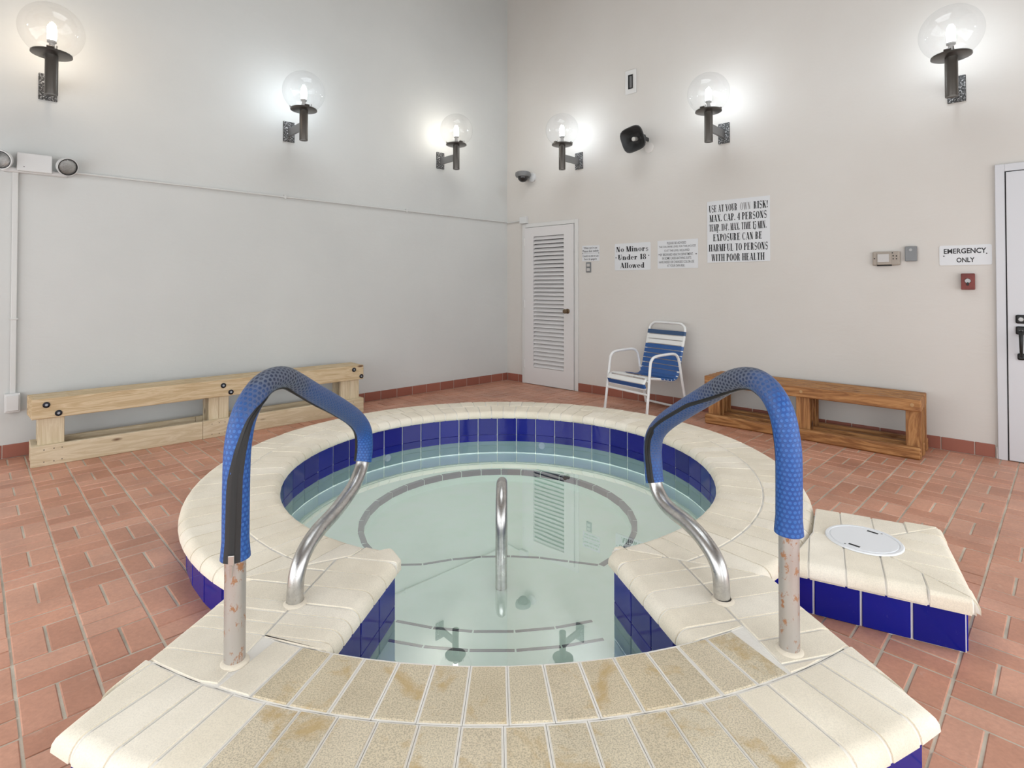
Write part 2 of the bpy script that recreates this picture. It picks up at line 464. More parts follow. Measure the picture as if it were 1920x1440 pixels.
# convex polygons with one flag per edge (edge i runs from point i to i+1)
def clip(poly, fl, p, nrm, newflag=False):
    """keep the side where (x-p).nrm >= 0"""
    out, of = [], []
    n = len(poly)
    for i in range(n):
        a, b = poly[i], poly[(i + 1) % n]
        da, db = (a - p).dot(nrm), (b - p).dot(nrm)
        if da >= 0:
            out.append(a); of.append(fl[i])
            if db < 0: out.append(a + (b - a) * (da / (da - db))); of.append(newflag)
        elif db >= 0:
            out.append(a + (b - a) * (da / (da - db))); of.append(fl[i])
    # drop tiny edges
    P, Fl = [], []
    for i in range(len(out)):
        if (out[i] - out[(i + 1) % len(out)]).length > 1e-4: P.append(out[i]); Fl.append(of[i])
    return P, Fl
def area(poly):
    return 0.5 * sum(poly[i].x * poly[(i + 1) % len(poly)].y - poly[(i + 1) % len(poly)].x * poly[i].y for i in range(len(poly))) if len(poly) > 2 else 0.0
def inset(poly, dist):
    """move every edge inwards by dist[i]; poly is counter-clockwise and convex"""
    n = len(poly); ln = []
    for i in range(n):
        d = (poly[(i + 1) % n] - poly[i]).normalized(); nr = Vector((-d.y, d.x)); ln.append((poly[i] + nr * dist[i], d))
    out = []
    for i in range(n):
        p, d = ln[i - 1]; q, e = ln[i]; den = d.x * e.y - d.y * e.x
        if abs(den) < 1e-5: out.append(q.copy())
        else:
            t = ((q.x - p.x) * e.y - (q.y - p.y) * e.x) / den; out.append(p + d * t)
    return out

plain('post_grout', (0.74, 0.66, 0.54), 0.9, bump=(80, 0.6))

# ================================================================ THE ROOM
PLc = WL(LW, 0); PRc = WR(RW, 0)
BACK = Vector((PLc.x + PRc.x - CORNER.x, PLc.y + PRc.y - CORNER.y))
def wall_slab(name, s0, s1, z0, z1, mat, loc, ang, flip):
    # local x along the wall, front face at y=0, body behind it
    o = obj(name, boxbm((s0, 0, z0), (s1, 0.15, z1)), mat, None, loc, ang)
    return tag(o, kind='structure')
wl = wall_slab('wall_left', -LW, 0.0, -0.02, ROOM_H, 'wall_left_paint', WL(0, 0), ANG_L, 1)
wr = wall_slab('wall_right', 0.0, RW, -0.02, ROOM_H, 'wall_right_paint', WR(0, 0), ANG_R, 1)

def back_wall(name, A, B, wname):
    d = (B - A); L = d.length; ang = math.atan2(d.y, d.x)
    x0, x1, z0, z1 = 0.5, L - 0.5, 0.08, 2.55
    bm = nb()
    box(bm, (0, 0, -0.02), (L, 0.15, z0)); box(bm, (0, 0, z1), (L, 0.15, ROOM_H))
    box(bm, (0, 0, z0), (x0, 0.15, z1)); box(bm, (x1, 0, z0), (L, 0.15, z1))
    w = tag(obj(name, bm, 'wall_right_paint', None, (A.x, A.y, 0), ang), kind='structure')
    bm = nb(); t = 0.05
    box(bm, (x0, 0.03, z0), (x1, 0.1, z0 + t)); box(bm, (x0, 0.03, z1 - t), (x1, 0.1, z1))
    k = 5
    for i in range(k + 1):
        x = x0 + (x1 - x0 - t) * i / k
        box(bm, (x, 0.03, z0 + t), (x + t, 0.1, z1 - t))
    box(bm, (x0, 0.035, 2.0), (x1, 0.095, 2.0 + t))
    tag(obj(wname, bm, 'window_frame_paint', None, (A.x, A.y, 0), ang), kind='structure')
    ld = bpy.data.lights.new(wname + '_portal', 'AREA'); ld.shape = 'RECTANGLE'; ld.size = x1 - x0; ld.size_y = z1 - z0
    ld.cycles.is_portal = True
    lo = bpy.data.objects.new(wname + '_portal', ld); COL.objects.link(lo)
    n = Vector((d.y, -d.x)).normalized()       # towards the room
    mid = A + d.normalized() * ((x0 + x1) / 2) - n * 0.02
    lo.location = (mid.x, mid.y, (z0 + z1) / 2)
    lo.rotation_euler = Vector((n.x, n.y, 0)).to_track_quat('-Z', 'Z').to_euler()
    return w
# walls behind the camera: room side is local -y, so run them so that the room lies on the right hand
back_wall('wall_back_left', BACK, Vector((PLc.x, PLc.y)), 'window_1')
back_wall('wall_back_right', Vector((PRc.x, PRc.y)), BACK, 'window_2')
room = [CORNER.copy(), Vector((PLc.x, PLc.y)), BACK.copy(), Vector((PRc.x, PRc.y))]    # counter-clockwise
SKY_C, SKY_H = Vector((-0.05, 3.0)), 1.75  # unseen skylight, added to brighten floor, coping and water from above
sky_hole = [SKY_C + EL * a * SKY_H + ER * b * SKY_H for a, b in ((-1, -1), (1, -1), (1, 1), (-1, 1))]
bm = nb(); fill(bm, room, ROOM_H, [sky_hole]); strip(bm, sky_hole, ROOM_H, ROOM_H + 1.3)  # deep shaft added to keep the skylight's light off the upper walls
tag(obj('ceiling', bm, 'ceiling_paint'), kind='structure')

bm = nb()
for k in range(-1, 2):
    for U, V in ((EL, ER), (ER, EL)):
        a = SKY_C + U * (k * SKY_H * 0.96) - V * SKY_H; b = SKY_C + U * (k * SKY_H * 0.96) + V * SKY_H; n = U * 0.03
        prism(bm, [a - n, b - n, b + n, a + n], ROOM_H + 1.2, ROOM_H + 1.27)
tag(obj('added_skylight', bm, 'window_frame_paint'), kind='structure')  # frame of the added skylight
ld = bpy.data.lights.new('skylight_portal', 'AREA'); ld.shape = 'SQUARE'; ld.size = 2 * SKY_H; ld.cycles.is_portal = True
lo = bpy.data.objects.new('skylight_portal', ld); COL.objects.link(lo); lo.location = (SKY_C.x, SKY_C.y, ROOM_H + 1.3); lo.rotation_euler = (0, 0, ANG_R)
# ---------------------------------------------------------------- plan of the hot tub
SC = Vector((-0.075, 3.475))
R_IN, R_MID, R_OUT = 1.268, 1.50, 1.725           # ring of coping
F_IN, F_MID, F_OUT = 1.885, 2.100, 2.365          # the two rows at the entry
Z_TOP, Z_LIP, Z_WATER = 0.20, 0.142, -0.045
SIDE_L = (Vector((-1.11, 1.385)), Vector((-0.995, 2.06)))     # entry edge, near -> far
SIDE_R = (Vector((1.085, 1.41)), Vector((0.965, 2.07)))
CH_L = (Vector((-0.535, 1.69)), Vector((-0.425, 2.30)))       # channel lip, near -> far
CH_R = (Vector((0.520, 1.72)), Vector((0.378, 2.29)))
def shift(ln, off):
    d = (ln[1] - ln[0]).normalized(); n = Vector((-d.y, d.x)); return (ln[0] + n * off, ln[1] + n * off)
def hit(ln, R):
    p = ln[0] - SC; d = (ln[1] - ln[0]).normalized()
    b = p.dot(d); c = p.dot(p) - R * R; s = math.sqrt(max(b * b - c, 0))
    t = -b - s                       # the hit on the camera's side of the tub
    return ln[0] + d * t
def ang(p): return math.atan2(p.y - SC.y, p.x - SC.x)
def pol(R, a): return SC + Vector((math.cos(a), math.sin(a))) * R
def outline(R, RF, lft, rgt, n=96, nf=14):
    aR, aL = ang(hit(rgt, R)), ang(hit(lft, R)) + 2 * PI
    pts = [pol(R, aR + (aL - aR) * i / n) for i in range(n + 1)]
    fl, fr = ang(hit(lft, RF)) + 2 * PI, ang(hit(rgt, RF)) + 2 * PI
    pts += [pol(RF, fl + (fr - fl) * i / nf) for i in range(nf + 1)]
    return pts
OH = 0.035
inner = outline(R_IN + OH, F_IN + OH, shift(CH_L, OH), shift(CH_R, -OH))
outer = outline(R_OUT - OH, F_OUT - OH, shift(SIDE_L, -OH), shift(SIDE_R, OH))
foot = outline(R_OUT, F_OUT, SIDE_L, SIDE_R)
P1, P2 = Vector((1.60, 1.90)), Vector((1.925, 2.49))          # skimmer box
BV = (P2 - P1).normalized(); BU = Vector((-BV.y, BV.x)); BW = (P2 - P1).length
def bx(u, v): return P1 + BU * u + BV * v
def inside(p, poly):
    c = False; n = len(poly)
    for i in range(n):
        a, b = poly[i], poly[i - 1]
        if (a.y > p.y) != (b.y > p.y) and p.x < (b.x - a.x) * (p.y - a.y) / (b.y - a.y) + a.x: c = not c
    return c
boxpoly = [bx(0, 0), bx(0, BW), bx(0.55, BW), bx(0.65, 0)]

# ---------------------------------------------------------------- floor
bm = nb(); fill(bm, [p + (p - SC).normalized() * 0.1 for p in room], -0.0035, [inner])
floor = tag(obj('floor', bm, 'floor_mortar'), kind='structure')
E1 = Vector((0.7126, 0.7016)); E2 = Vector((-0.7016, 0.7126)); CELL = 0.1983
def B1(m): return 0.12 + m * CELL
def B2(k):
    lo, hi = 0.6844 + 4 * CELL, 4.9377 - 9 * CELL
    if k <= 4: return 0.6844 + k * CELL
    if k >= 12: return 4.9377 - (21 - k) * CELL
    return lo + (hi - lo) * (k - 4) / 8
def project(P):
    pt = 0.0142; d = Vector((P[0], P[1], P[2] - CAM_H))
    fw = Vector((0, math.cos(pt), math.sin(pt))); up = Vector((0, -math.sin(pt), math.cos(pt)))
    k = d.dot(fw)
    if k < 0.05: return None
    return (960 + F_PX * d.x / k, 520.6 - F_PX * d.dot(up) / k, k)
def hidden(p):
    for k in range(1, 13):
        z = 0.2 * k / 12; q = p * (1 - z / CAM_H)
        if inside(q, foot) or inside(q, boxpoly): return True
    return False
bricks = []
for m_ in range(-60, 60):
    for k_ in range(-60, 60):
        a0, a1, b0, b1 = B1(m_), B1(m_ + 1), B2(k_), B2(k_ + 1)
        for h in (0, 1):
            if (m_ + k_) % 2 == 0: r = (a0, a1, b0 + (b1 - b0) * h / 2, b0 + (b1 - b0) * (h + 1) / 2, 0)
            else: r = (a0 + (a1 - a0) * h / 2, a0 + (a1 - a0) * (h + 1) / 2, b0, b1, 1)
            c = E1 * ((r[0] + r[1]) / 2) + E2 * ((r[2] + r[3]) / 2)
            mn = min((c - CORNER).dot(NL), (c - CORNER).dot(NR)); mx = max((c - CORNER).dot(NL), (c - CORNER).dot(NR))
            if mn < -0.1 or mx > 7.7: continue
            if inside(c, [SC + (p - SC) * 0.955 for p in outer]): continue
            bricks.append((c, r, mn))
JG = 0.0085
scored = []
for i, (c, r, mn) in enumerate(bricks):
    q = project((c.x, c.y, 0))
    if q is None or mn < 0.12 or not (-25 < q[0] < 1945 and 0 < q[1] < 1465) or hidden(c): continue
    scored.append((c.length * q[2] ** 2, i))       # projected area falls with the cube of the distance
single = {i for _, i in sorted(scored)[:300]}
bm = boxbm((-0.5, -0.5, -0.02), (0.5, 0.5, 0.0)); bmesh.ops.delete(bm, geom=[f for f in bm.faces if f.calc_center_median().z < -0.019], context='FACES_ONLY'); bm.free()
def brick_mesh():
    # a paver with a slightly worn, chamfered upper edge: 20 triangles
    L, W = 0.1898, 0.0905; c = 0.003; v = []; f = []
    for (sx, sy, z) in ((1, 1, -0.02), (1, 1, -c), (1 - 2 * c / L, 1 - 2 * c / W, 0.0)):
        for a, b in ((-1, -1), (1, -1), (1, 1), (-1, 1)): v.append((a * sx * L / 2, b * sy * W / 2, z))
    for k in (0, 4):
        for i in range(4): j = (i + 1) % 4; f.append((k + i, k + j, k + 4 + j, k + 4 + i))
    f.append((8, 9, 10, 11))
    me = bpy.data.meshes.new('brick'); me.from_pydata(v, [], f); me.materials.append(MATS['floor_brick']); return me
BM_ = brick_mesh(); rot1 = math.atan2(E1.y, E1.x)
sv, sf = [], []
for i, (c, r, mn) in enumerate(bricks):
    la, lb = r[1] - r[0] - JG, r[3] - r[2] - JG
    dz = random.uniform(-0.0012, 0.0012); da = random.uniform(-0.006, 0.006)
    if i in single:
        o = link('brick', BM_, None, floor, (c.x, c.y, dz), rot1 + (PI / 2 if r[4] else 0) + da)
        o.scale = ((la if not r[4] else lb) / 0.1898, (lb if not r[4] else la) / 0.0905, 1)
    else:
        poly = [c + E1 * (la / 2 * sa) + E2 * (lb / 2 * sb) for sa, sb in ((-1, -1), (1, -1), (1, 1), (-1, 1))]
        fl = [False] * 4
        for nrm in (NL, NR):
            if poly: poly, fl = clip(poly, fl, CORNER + nrm * 0.004, nrm)
        if len(poly) < 3: continue
        k = len(sv); n = len(poly)
        sv += [(p.x, p.y, -0.02) for p in poly] + [(p.x, p.y, dz) for p in poly]
        sf += [(k + a, k + (a + 1) % n, k + n + (a + 1) % n, k + n + a) for a in range(n)] + [tuple(range(k + n, k + 2 * n))]
me = bpy.data.meshes.new('brick_field'); me.from_pydata(sv, [], sf)
tag(link('brick_field', me, 'floor_brick', floor), kind='stuff')

# ---------------------------------------------------------------- baseboards of quarry tile
def baseboard(name, W, angle, spans, sign):
    for (s0, s1, wid) in spans:
        lo, hi = min(sign * s0, sign * s1), max(sign * s0, sign * s1)
        par = tag(obj(name, boxbm((lo, -0.007, 0.0), (hi, 0.0, 0.099)), 'base_mortar', None, W(0, 0), angle), kind='structure')
        x = lo
        while x < hi - 0.02:
            w = min(wid * random.uniform(0.94, 1.06), hi - x)
            obj('tile', boxbm((x + 0.003, -0.013, 0.003), (x + w - 0.003, -0.001, 0.1), 0.003, 1), 'base_tile', par)
            x += w
baseboard('baseboard_left', WL, ANG_L, [(0.0, LW - 0.1, 0.205)], -1)
baseboard('baseboard_right', WR, ANG_R, [(0.02, 0.285, 0.2), (1.185, 5.0, 0.205)], 1)

# ================================================================ THE HOT TUB
tub = empty('hot_tub', (SC.x, SC.y, 0), 0, 'raised round hot tub with cream brick coping and a cobalt blue tile band', 'hot tub')
def loc(o):
    """keep a child built in world coordinates where it is"""
    o.parent = tub; o.matrix_parent_inverse = Matrix.Translation(-Vector((SC.x, SC.y, 0)))
    return o
def piece_bm(poly, fl, ins_flat, ins_bull, z0, z1, rb, small=0.0025):
    p = inset(poly, [ins_bull if f else ins_flat for f in fl])
    if area(p) < 2e-4: return None
    bm = nb(); a, b, sides = prism(bm, p, z0, z1); n = len(p)
    top = [sides[i].edges for i in range(n)]
    te = []; be = []; se = []
    for i in range(n):
        e = bm.edges.get((b[i], b[(i + 1) % n])); e2 = bm.edges.get((a[i], a[(i + 1) % n]))
        if fl[i]: te.append(e); be.append(e2)
        elif small: se.append(e)
    rr = min(rb, 0.45 * math.sqrt(area(p)))
    if te: bmesh.ops.bevel(bm, geom=te, offset=rr, segments=5, affect='EDGES', profile=0.5, clamp_overlap=True)
    be = [e for e in be if e.is_valid]
    if be: bmesh.ops.bevel(bm, geom=be, offset=0.010, segments=2, affect='EDGES', clamp_overlap=True)
    se = [e for e in se if e.is_valid]
    if se and small and n <= 5: bmesh.ops.bevel(bm, geom=se, offset=small, segments=1, affect='EDGES', clamp_overlap=True)
    return bm
mortar = nb(); cop_list = []
def coping(poly, fl, stained=False, gap=0.0042):
    if len(poly) < 3: return
    if area(poly) < 0: poly = poly[::-1]; fl = fl[::-1][1:] + fl[::-1][:1]
    if area(poly) < 0.0012: gap = 0.002
    bm = piece_bm(poly, fl, gap, 0.0, Z_LIP, Z_TOP + random.uniform(-0.0012, 0.0012), 0.044)
    if bm is None: return
    longest = max((poly[i] - poly[i - 1]).length for i in range(len(poly)))
    if area(poly) / longest < 0.016: bm.free()           # a sliver: mortar only
    else: cop_list.append((bm, 'coping_stained' if stained else 'coping_brick'))
    mb = piece_bm(poly, fl, -0.0005, 0.0035, Z_LIP + 0.004, Z_TOP - 0.0035, 0.044, 0)
    if mb is not None:
        t = bpy.data.meshes.new('t'); mb.to_mesh(t); mb.free(); mortar.from_mesh(t); bpy.data.meshes.remove(t)
# lines where the ring ends and the entry flanks begin
BL = (Vector((-1.02, 2.045)), Vector((-0.42, 2.335))); BR = (Vector((0.99, 2.06)), Vector((0.375, 2.315)))
nBL = Vector((-(BL[1] - BL[0]).y, (BL[1] - BL[0]).x)).normalized()
nBR = Vector(((BR[1] - BR[0]).y, -(BR[1] - BR[0]).x)).normalized()
if nBL.y < 0: nBL = -nBL
if nBR.y < 0: nBR = -nBR
CNL = Vector((-(CH_L[1] - CH_L[0]).y, (CH_L[1] - CH_L[0]).x)).normalized(); CNR = Vector(((CH_R[1] - CH_R[0]).y, -(CH_R[1] - CH_R[0]).x)).normalized()
def ring_row(R0, R1, width, bull_outer, start):
    n = round(2 * PI * (R0 + R1) / 2 / width)
    for i in range(n):
        a0, a1 = start + 2 * PI * i / n, start + 2 * PI * (i + 1) / n
        poly = [pol(R0, a0), pol(R1, a0), pol(R1, a1), pol(R0, a1)]
        fl = [False, bull_outer, False, not bull_outer]
        mid = pol((R0 + R1) / 2, (a0 + a1) / 2)
        if mid.y < SC.y - 0.6:
            if mid.x < SC.x and mid.x > -1.3: poly, fl = clip(poly, fl, BL[0], nBL)
            elif mid.x >= SC.x and mid.x < 1.25: poly, fl = clip(poly, fl, BR[0], nBR)
            if poly and mid.x < SC.x and mid.x > -1.3 and mid.y < 2.75: poly, fl = clip(poly, fl, CH_L[0], CNL, True)
            if poly and mid.x >= SC.x and mid.x < 1.25 and mid.y < 2.75: poly, fl = clip(poly, fl, CH_R[0], CNR, True)
            for tip_, nn_ in ((hit(CH_L, R_IN), Vector((-0.86, -0.52))), (hit(CH_R, R_IN), Vector((0.86, -0.52)))):
                if len(poly) >= 3 and (mid - tip_).length < 0.3 and not bull_outer: poly, fl = clip(poly, fl, tip_ + nn_ * 0.03, nn_, True)
            # nothing across the open channel
            if poly and (mid - CH_L[0]).dot(Vector((1, -0.18))) > 0.0 and (mid - CH_R[0]).dot(Vector((-1, -0.25))) > 0: continue
        if len(poly) >= 3: coping(poly, fl)
ring_row(R_IN, R_MID, 0.107, False, 0.02)
ring_row(R_MID, R_OUT, 0.112, True, 0.0)
# entry flanks
def flank(ch, side, B, nB, sgn):
    d = (ch[0] - ch[1]).normalized()                      # towards the camera
    v = Vector((d.y, -d.x)) * sgn                          # outwards
    if v.x * sgn < 0: v = -v
    mid_far = B[0] + (B[1] - B[0]) * 0.54
    mid_near = pol(F_MID, ang(Vector((sgn * 0.80, 1.50))))
    md = (mid_near - mid_far).normalized(); mn = Vector((-md.y, md.x)); mn = mn if mn.x * sgn > 0 else -mn
    sd = (side[1] - side[0]).normalized(); sn = Vector((-sd.y, sd.x)); sn = sn if sn.x * sgn < 0 else -sn
    cn = v
    u = -0.30
    while u < 1.3:
        w = 0.107 * random.choice((1.0, 1.0, 1.0, 0.55) if 0.3 < u < 0.6 else (1.0,))
        base = ch[1] + d * u
        quad = [base - v * 0.3, base + v * 1.4, base + d * w + v * 1.4, base + d * w - v * 0.3]
        for col in (0, 1):
            p, f = list(quad), [False] * 4
            if area(p) < 0: p = p[::-1]
            p, f = clip(p, f, B[0], -nB)
            if col == 0:
                p, f = clip(p, f, ch[0], cn, True) if p else (p, f)
                p, f = clip(p, f, mid_far, -mn) if p else (p, f)
                Rl = F_IN
            else:
                p, f = clip(p, f, mid_far, mn) if p else (p, f)
                p, f = clip(p, f, side[0], sn, True) if p else (p, f)
                Rl = F_MID
            if len(p) < 3: continue
            cen = sum(p, Vector((0, 0))) / len(p); dr = (cen - SC).normalized()
            a_c = math.atan2(dr.y, dr.x)
            for k in (-1, 0, 1):
                q_ = Vector((math.cos(a_c + k * 0.06), math.sin(a_c + k * 0.06)))
                if len(p) >= 3: p, f = clip(p, f, SC + q_ * Rl, -q_)
            if len(p) >= 3 and col == 0: p, f = clip(p, f, hit(ch, R_IN) + Vector((sgn * 0.86, -0.52)) * 0.03, Vector((sgn * 0.86, -0.52)), True)
            if len(p) >= 3: coping(p, f, False, 0.005)
        u += w
flank(CH_L, SIDE_L, BL, nBL, -1)
flank(CH_R, SIDE_R, BR, nBR, 1)
# the two curved rows at the entry
TL, TR = -PI / 2 - math.radians(20.2), -PI / 2 + math.radians(23.9)
n1 = 14
for i in range(n1):
    a0, a1 = TL + (TR - TL) * i / n1, TL + (TR - TL) * (i + 1) / n1
    p = [pol(F_IN, a0), pol(F_MID, a0), pol(F_MID, a1), pol(F_IN, a1)]
    coping(p, [False, False, False, False], i > 0, 0.006)
A0 = ang(SIDE_L[0]) - 0.06; A1 = ang(SIDE_R[0]) + 0.06
n2 = round((A1 - A0) * 2.23 / 0.1095)
for i in range(n2):
    a0, a1 = A0 + (A1 - A0) * i / n2, A0 + (A1 - A0) * (i + 1) / n2
    p = [pol(F_MID, a0), pol(F_OUT, a0), pol(F_OUT, a1), pol(F_MID, a1)]; f = [False, True, False, False]
    for sd, sg in ((SIDE_L, -1), (SIDE_R, 1)):
        d = (sd[1] - sd[0]).normalized(); nn = Vector((-d.y, d.x)); nn = nn if nn.x * sg < 0 else -nn
        if p: p, f = clip(p, f, sd[0], nn, True)
    if len(p) >= 3 and area(p) != 0:
        cx = sum(q.x for q in p) / len(p)
        coping(p, f, -0.72 < cx < 0.62, 0.0065)
# skimmer box
def boxrow(polyuv, fl):
    p = [bx(*q) for q in polyuv]; f = list(fl)
    if area(p) < 0: p = p[::-1]; f = f[::-1][1:] + f[::-1][:1]
    return p, f
hw = BW / 2
def box_clip(p, f):
    if len(p) < 3: return
    cen = sum(p, Vector((0, 0))) / len(p); dr = (cen - SC).normalized()
    p, f = clip(p, f, SC + dr * (R_OUT + 0.002), dr)
    if len(p) >= 3: coping(p, f, False, 0.004)
m1 = Vector((BU.x - BV.x, BU.y - BV.y)).normalized(); m2 = Vector((BU.x + BV.x, BU.y + BV.y)).normalized()
u = 0.02
while u < 0.75:
    p, f = boxrow([(u, 0), (u + 0.125, 0), (u + 0.125, hw), (u, hw)], [True, False, False, False]); p, f = clip(p, f, P1, m1); box_clip(p, f)
    p, f = boxrow([(u, hw), (u + 0.125, hw), (u + 0.125, BW), (u, BW)], [False, False, True, False]); p, f = clip(p, f, P2, m2); box_clip(p, f)
    u += 0.125
for k in range(6):
    v0, v1 = BW * k / 6, BW * (k + 1) / 6
    p, f = boxrow([(0, v0), (hw, v0), (hw, v1), (0, v1)], [False, False, False, True])
    p, f = clip(p, f, P1, -m1)
    if p: p, f = clip(p, f, P2, -m2)
    box_clip(p, f)
bed = outline(R_OUT - 0.05, F_OUT - 0.06, shift(SIDE_L, -0.05), shift(SIDE_R, 0.05)); lip = outline(R_IN + 0.05, F_IN + 0.003, shift(CH_L, 0.05), shift(CH_R, -0.05))
fill(mortar, bed, Z_TOP - 0.0042, [lip])
cop = loc(obj('coping', mortar, 'coping_mortar', smooth=35))
for bm, mt in cop_list:
    o = obj('coping_brick', bm, mt, smooth=35); o.parent = cop

# tile walls
bm = nb()
strip(bm, inner, -0.16, Z_LIP + 0.02); strip(bm, outer, -0.01, Z_LIP + 0.02)
bu = [bx(0.66, OH), bx(OH, OH), bx(OH, BW - OH), bx(0.56, BW - OH)]
strip(bm, bu, -0.01, Z_LIP + 0.02, closed=False)
wallo = loc(obj('tile_wall', bm, 'white_grout', smooth=30))
TM = {}
def tile_mesh(w, h, mt='cobalt_tile'):
    key = (round(w, 4), round(h, 4), mt)
    if key not in TM:
        me = bpy.data.meshes.new('tile'); b = boxbm((-w / 2, -0.004, -h / 2), (w / 2, 0.004, h / 2), 0.0022, 1)
        bmesh.ops.recalc_face_normals(b, faces=b.faces); b.to_mesh(me); b.free(); me.materials.append(MATS[mt]); TM[key] = me
    return TM[key]
def tiles_along(path, rows, off, pitch=0.166):
    L = [0.0]
    for a, b in zip(path, path[1:]): L.append(L[-1] + (b - a).length)
    n = max(1, round(L[-1] / pitch)); w = L[-1] / n
    def at(s):
        for k in range(len(path) - 1):
            if s <= L[k + 1] + 1e-9: return path[k] + (path[k + 1] - path[k]) * ((s - L[k]) / (L[k + 1] - L[k]))
        return path[-1]
    for i in range(n):
        a, b = at(i * w), at((i + 1) * w); d = (b - a).normalized(); nn = Vector((-d.y, d.x)); c = (a + b) / 2 + nn * off
        for z0, z1 in rows:
            o = link('tile', tile_mesh((b - a).length - 0.0075, z1 - z0 - 0.0012, 'tile_painted_reflection' if z1 < -0.01 else 'cobalt_tile'), None, wallo, (c.x, c.y, (z0 + z1) / 2), math.atan2(d.y, d.x))
ROWS = [(0.0, 0.150), (-0.056, 0.0), (-0.15, -0.056)]
NI = 96
tiles_along(inner[:NI + 1], ROWS, 0.002)                                  # the round part, normal to the water
tiles_along([inner[NI], inner[NI + 1]], ROWS, 0.002)
tiles_along([inner[-1], inner[0]], ROWS, 0.002)
OUTR = [(0.001, 0.147)]
k0 = max(i for i in range(NI) if ang(outer[i]) > 2.6 or i < 10)
seg = [p for p in outer[:NI + 1] if p.y < SC.y + 0.2 and p.x < SC.x]
tiles_along(seg, OUTR, -0.002)
seg = [p for p in outer[:NI + 1] if p.y < 2.35 and p.x > SC.x]
tiles_along(seg, OUTR, -0.002)
tiles_along([outer[NI], outer[NI + 1]], OUTR, -0.002)
tiles_along(outer[NI + 1:], OUTR, -0.002)
tiles_along([outer[-1], outer[0]], OUTR, -0.002)
tiles_along(bu[:2][::-1], OUTR, 0.002); tiles_along(bu[1:3][::-1], OUTR, 0.002); tiles_along(bu[2:][::-1], OUTR, 0.002)

# under water
WC, WRAD, Z_B = Vector((-0.085, 3.52)), 0.83, -0.165
LC, LR = Vector((-0.045, 1.92)), 1.06
well = []
for i in range(72):
    a = 2 * PI * i / 72; p = WC + Vector((math.cos(a), math.sin(a))) * WRAD
    if (p - LC).length < LR: 
        dd = (p - LC).normalized(); 
    well.append(p)
keep = [p for p in well if (p - LC).length >= LR]
# start the kept arc where it leaves the landing
k = next(i for i in range(72) if (well[i - 1] - LC).length < LR <= (well[i] - LC).length)
arc = [well[(k + i) % 72] for i in range(72) if (well[(k + i) % 72] - LC).length >= LR]
aa, ab = math.atan2(arc[-1].y - LC.y, arc[-1].x - LC.x), math.atan2(arc[0].y - LC.y, arc[0].x - LC.x)
land = [LC + Vector((math.cos(aa + (ab - aa) * t / 10), math.sin(aa + (ab - aa) * t / 10))) * LR for t in range(1, 10)]
well = arc + land
bm = nb()
fill(bm, inner, Z_B, [well]); strip(bm, well, -0.25, Z_B); fill(bm, well, -0.25); strip(bm, inner, Z_B, -0.14)
shell = loc(obj('shell', bm, 'pool_plaster', smooth=30))
def trim_along(path, zt, par, piece=0.155, wd=0.04, ht=0.035, side=1):
    L = [0.0]
    for a, b in zip(path, path[1:]): L.append(L[-1] + (b - a).length)
    n = max(1, round(L[-1] / piece)); w = L[-1] / n
    def at(s):
        for k in range(len(path) - 1):
            if s <= L[k + 1] + 1e-9: return path[k] + (path[k + 1] - path[k]) * ((s - L[k]) / (L[k + 1] - L[k]))
        return path[-1]
    for i in range(n):
        a, b = at(i * w), at((i + 1) * w); d = (b - a).normalized(); nn = Vector((-d.y, d.x)) * side; c = (a + b) / 2
        l = (b - a).length / 2 - 0.003
        bm = boxbm((-l, -wd, -ht), (l, 0.003, 0.002), 0.001, 1)
        o = obj('trim_tile', bm, 'trim_tile', None, (c.x, c.y, zt), math.atan2(nn.y, nn.x) - PI / 2)
        o.parent = par
trim_along(arc, Z_B, shell, wd=0.03, side=1)
trim_along([arc[-1]] + land + [arc[0]], Z_B, shell, wd=0.014, side=1)
def step(R0, R1, zt, half):
    bm = nb(); n = 16
    A = [pol(R0, -PI / 2 + half * (2 * i / n - 1)) for i in range(n + 1)]; B = [pol(R1, -PI / 2 + half * (2 * i / n - 1)) for i in range(n + 1)]
    prism(bm, A + B[::-1], -0.3, zt)
    st = loc(obj('step', bm, 'pool_plaster'))
    trim_along(A, zt, st, 0.165, 0.012, 0.022, 1)
    return st
step(1.187, 1.93, -0.138, math.radians(20.5))
step(1.366, 1.93, -0.098, math.radians(18.5))
def jet(p, nrm, z, r=0.028):
    bm = nb(); lathe(bm, [(r, 0.0), (r, 0.006), (r * 0.8, 0.01), (r * 0.45, 0.004), (0.0, 0.003)], 20, 'y')
    o = loc(obj('jet_fitting', bm, 'jet_plastic', smooth=40)); o.location = (p.x, p.y, z)
    o.rotation_euler = (0, 0, math.atan2(nrm.y, nrm.x) - PI / 2)
for px in (-0.99, 0.255):
    a = math.acos(max(-1, min(1, (px - SC.x) / (R_IN + OH)))); p = pol(R_IN + OH - 0.006, a); jet(p, (SC - p).normalized(), -0.085)
p = WC + Vector((math.cos(-0.25), math.sin(-0.25))) * (WRAD - 0.004); jet(p, (WC - p).normalized(), -0.21, 0.03)

bm = nb(); fill(bm, [SC + (p - SC) * 0.999 for p in inner], Z_WATER)
me = bpy.data.meshes.new('water')
for f in bm.faces:
    f.normal_update()
    if f.normal.z < 0: f.normal_flip()
bm.to_mesh(me); bm.free()
tag(link('water', me, 'spa_water'), 'clear still water filling the round hot tub', 'water', kind='stuff')

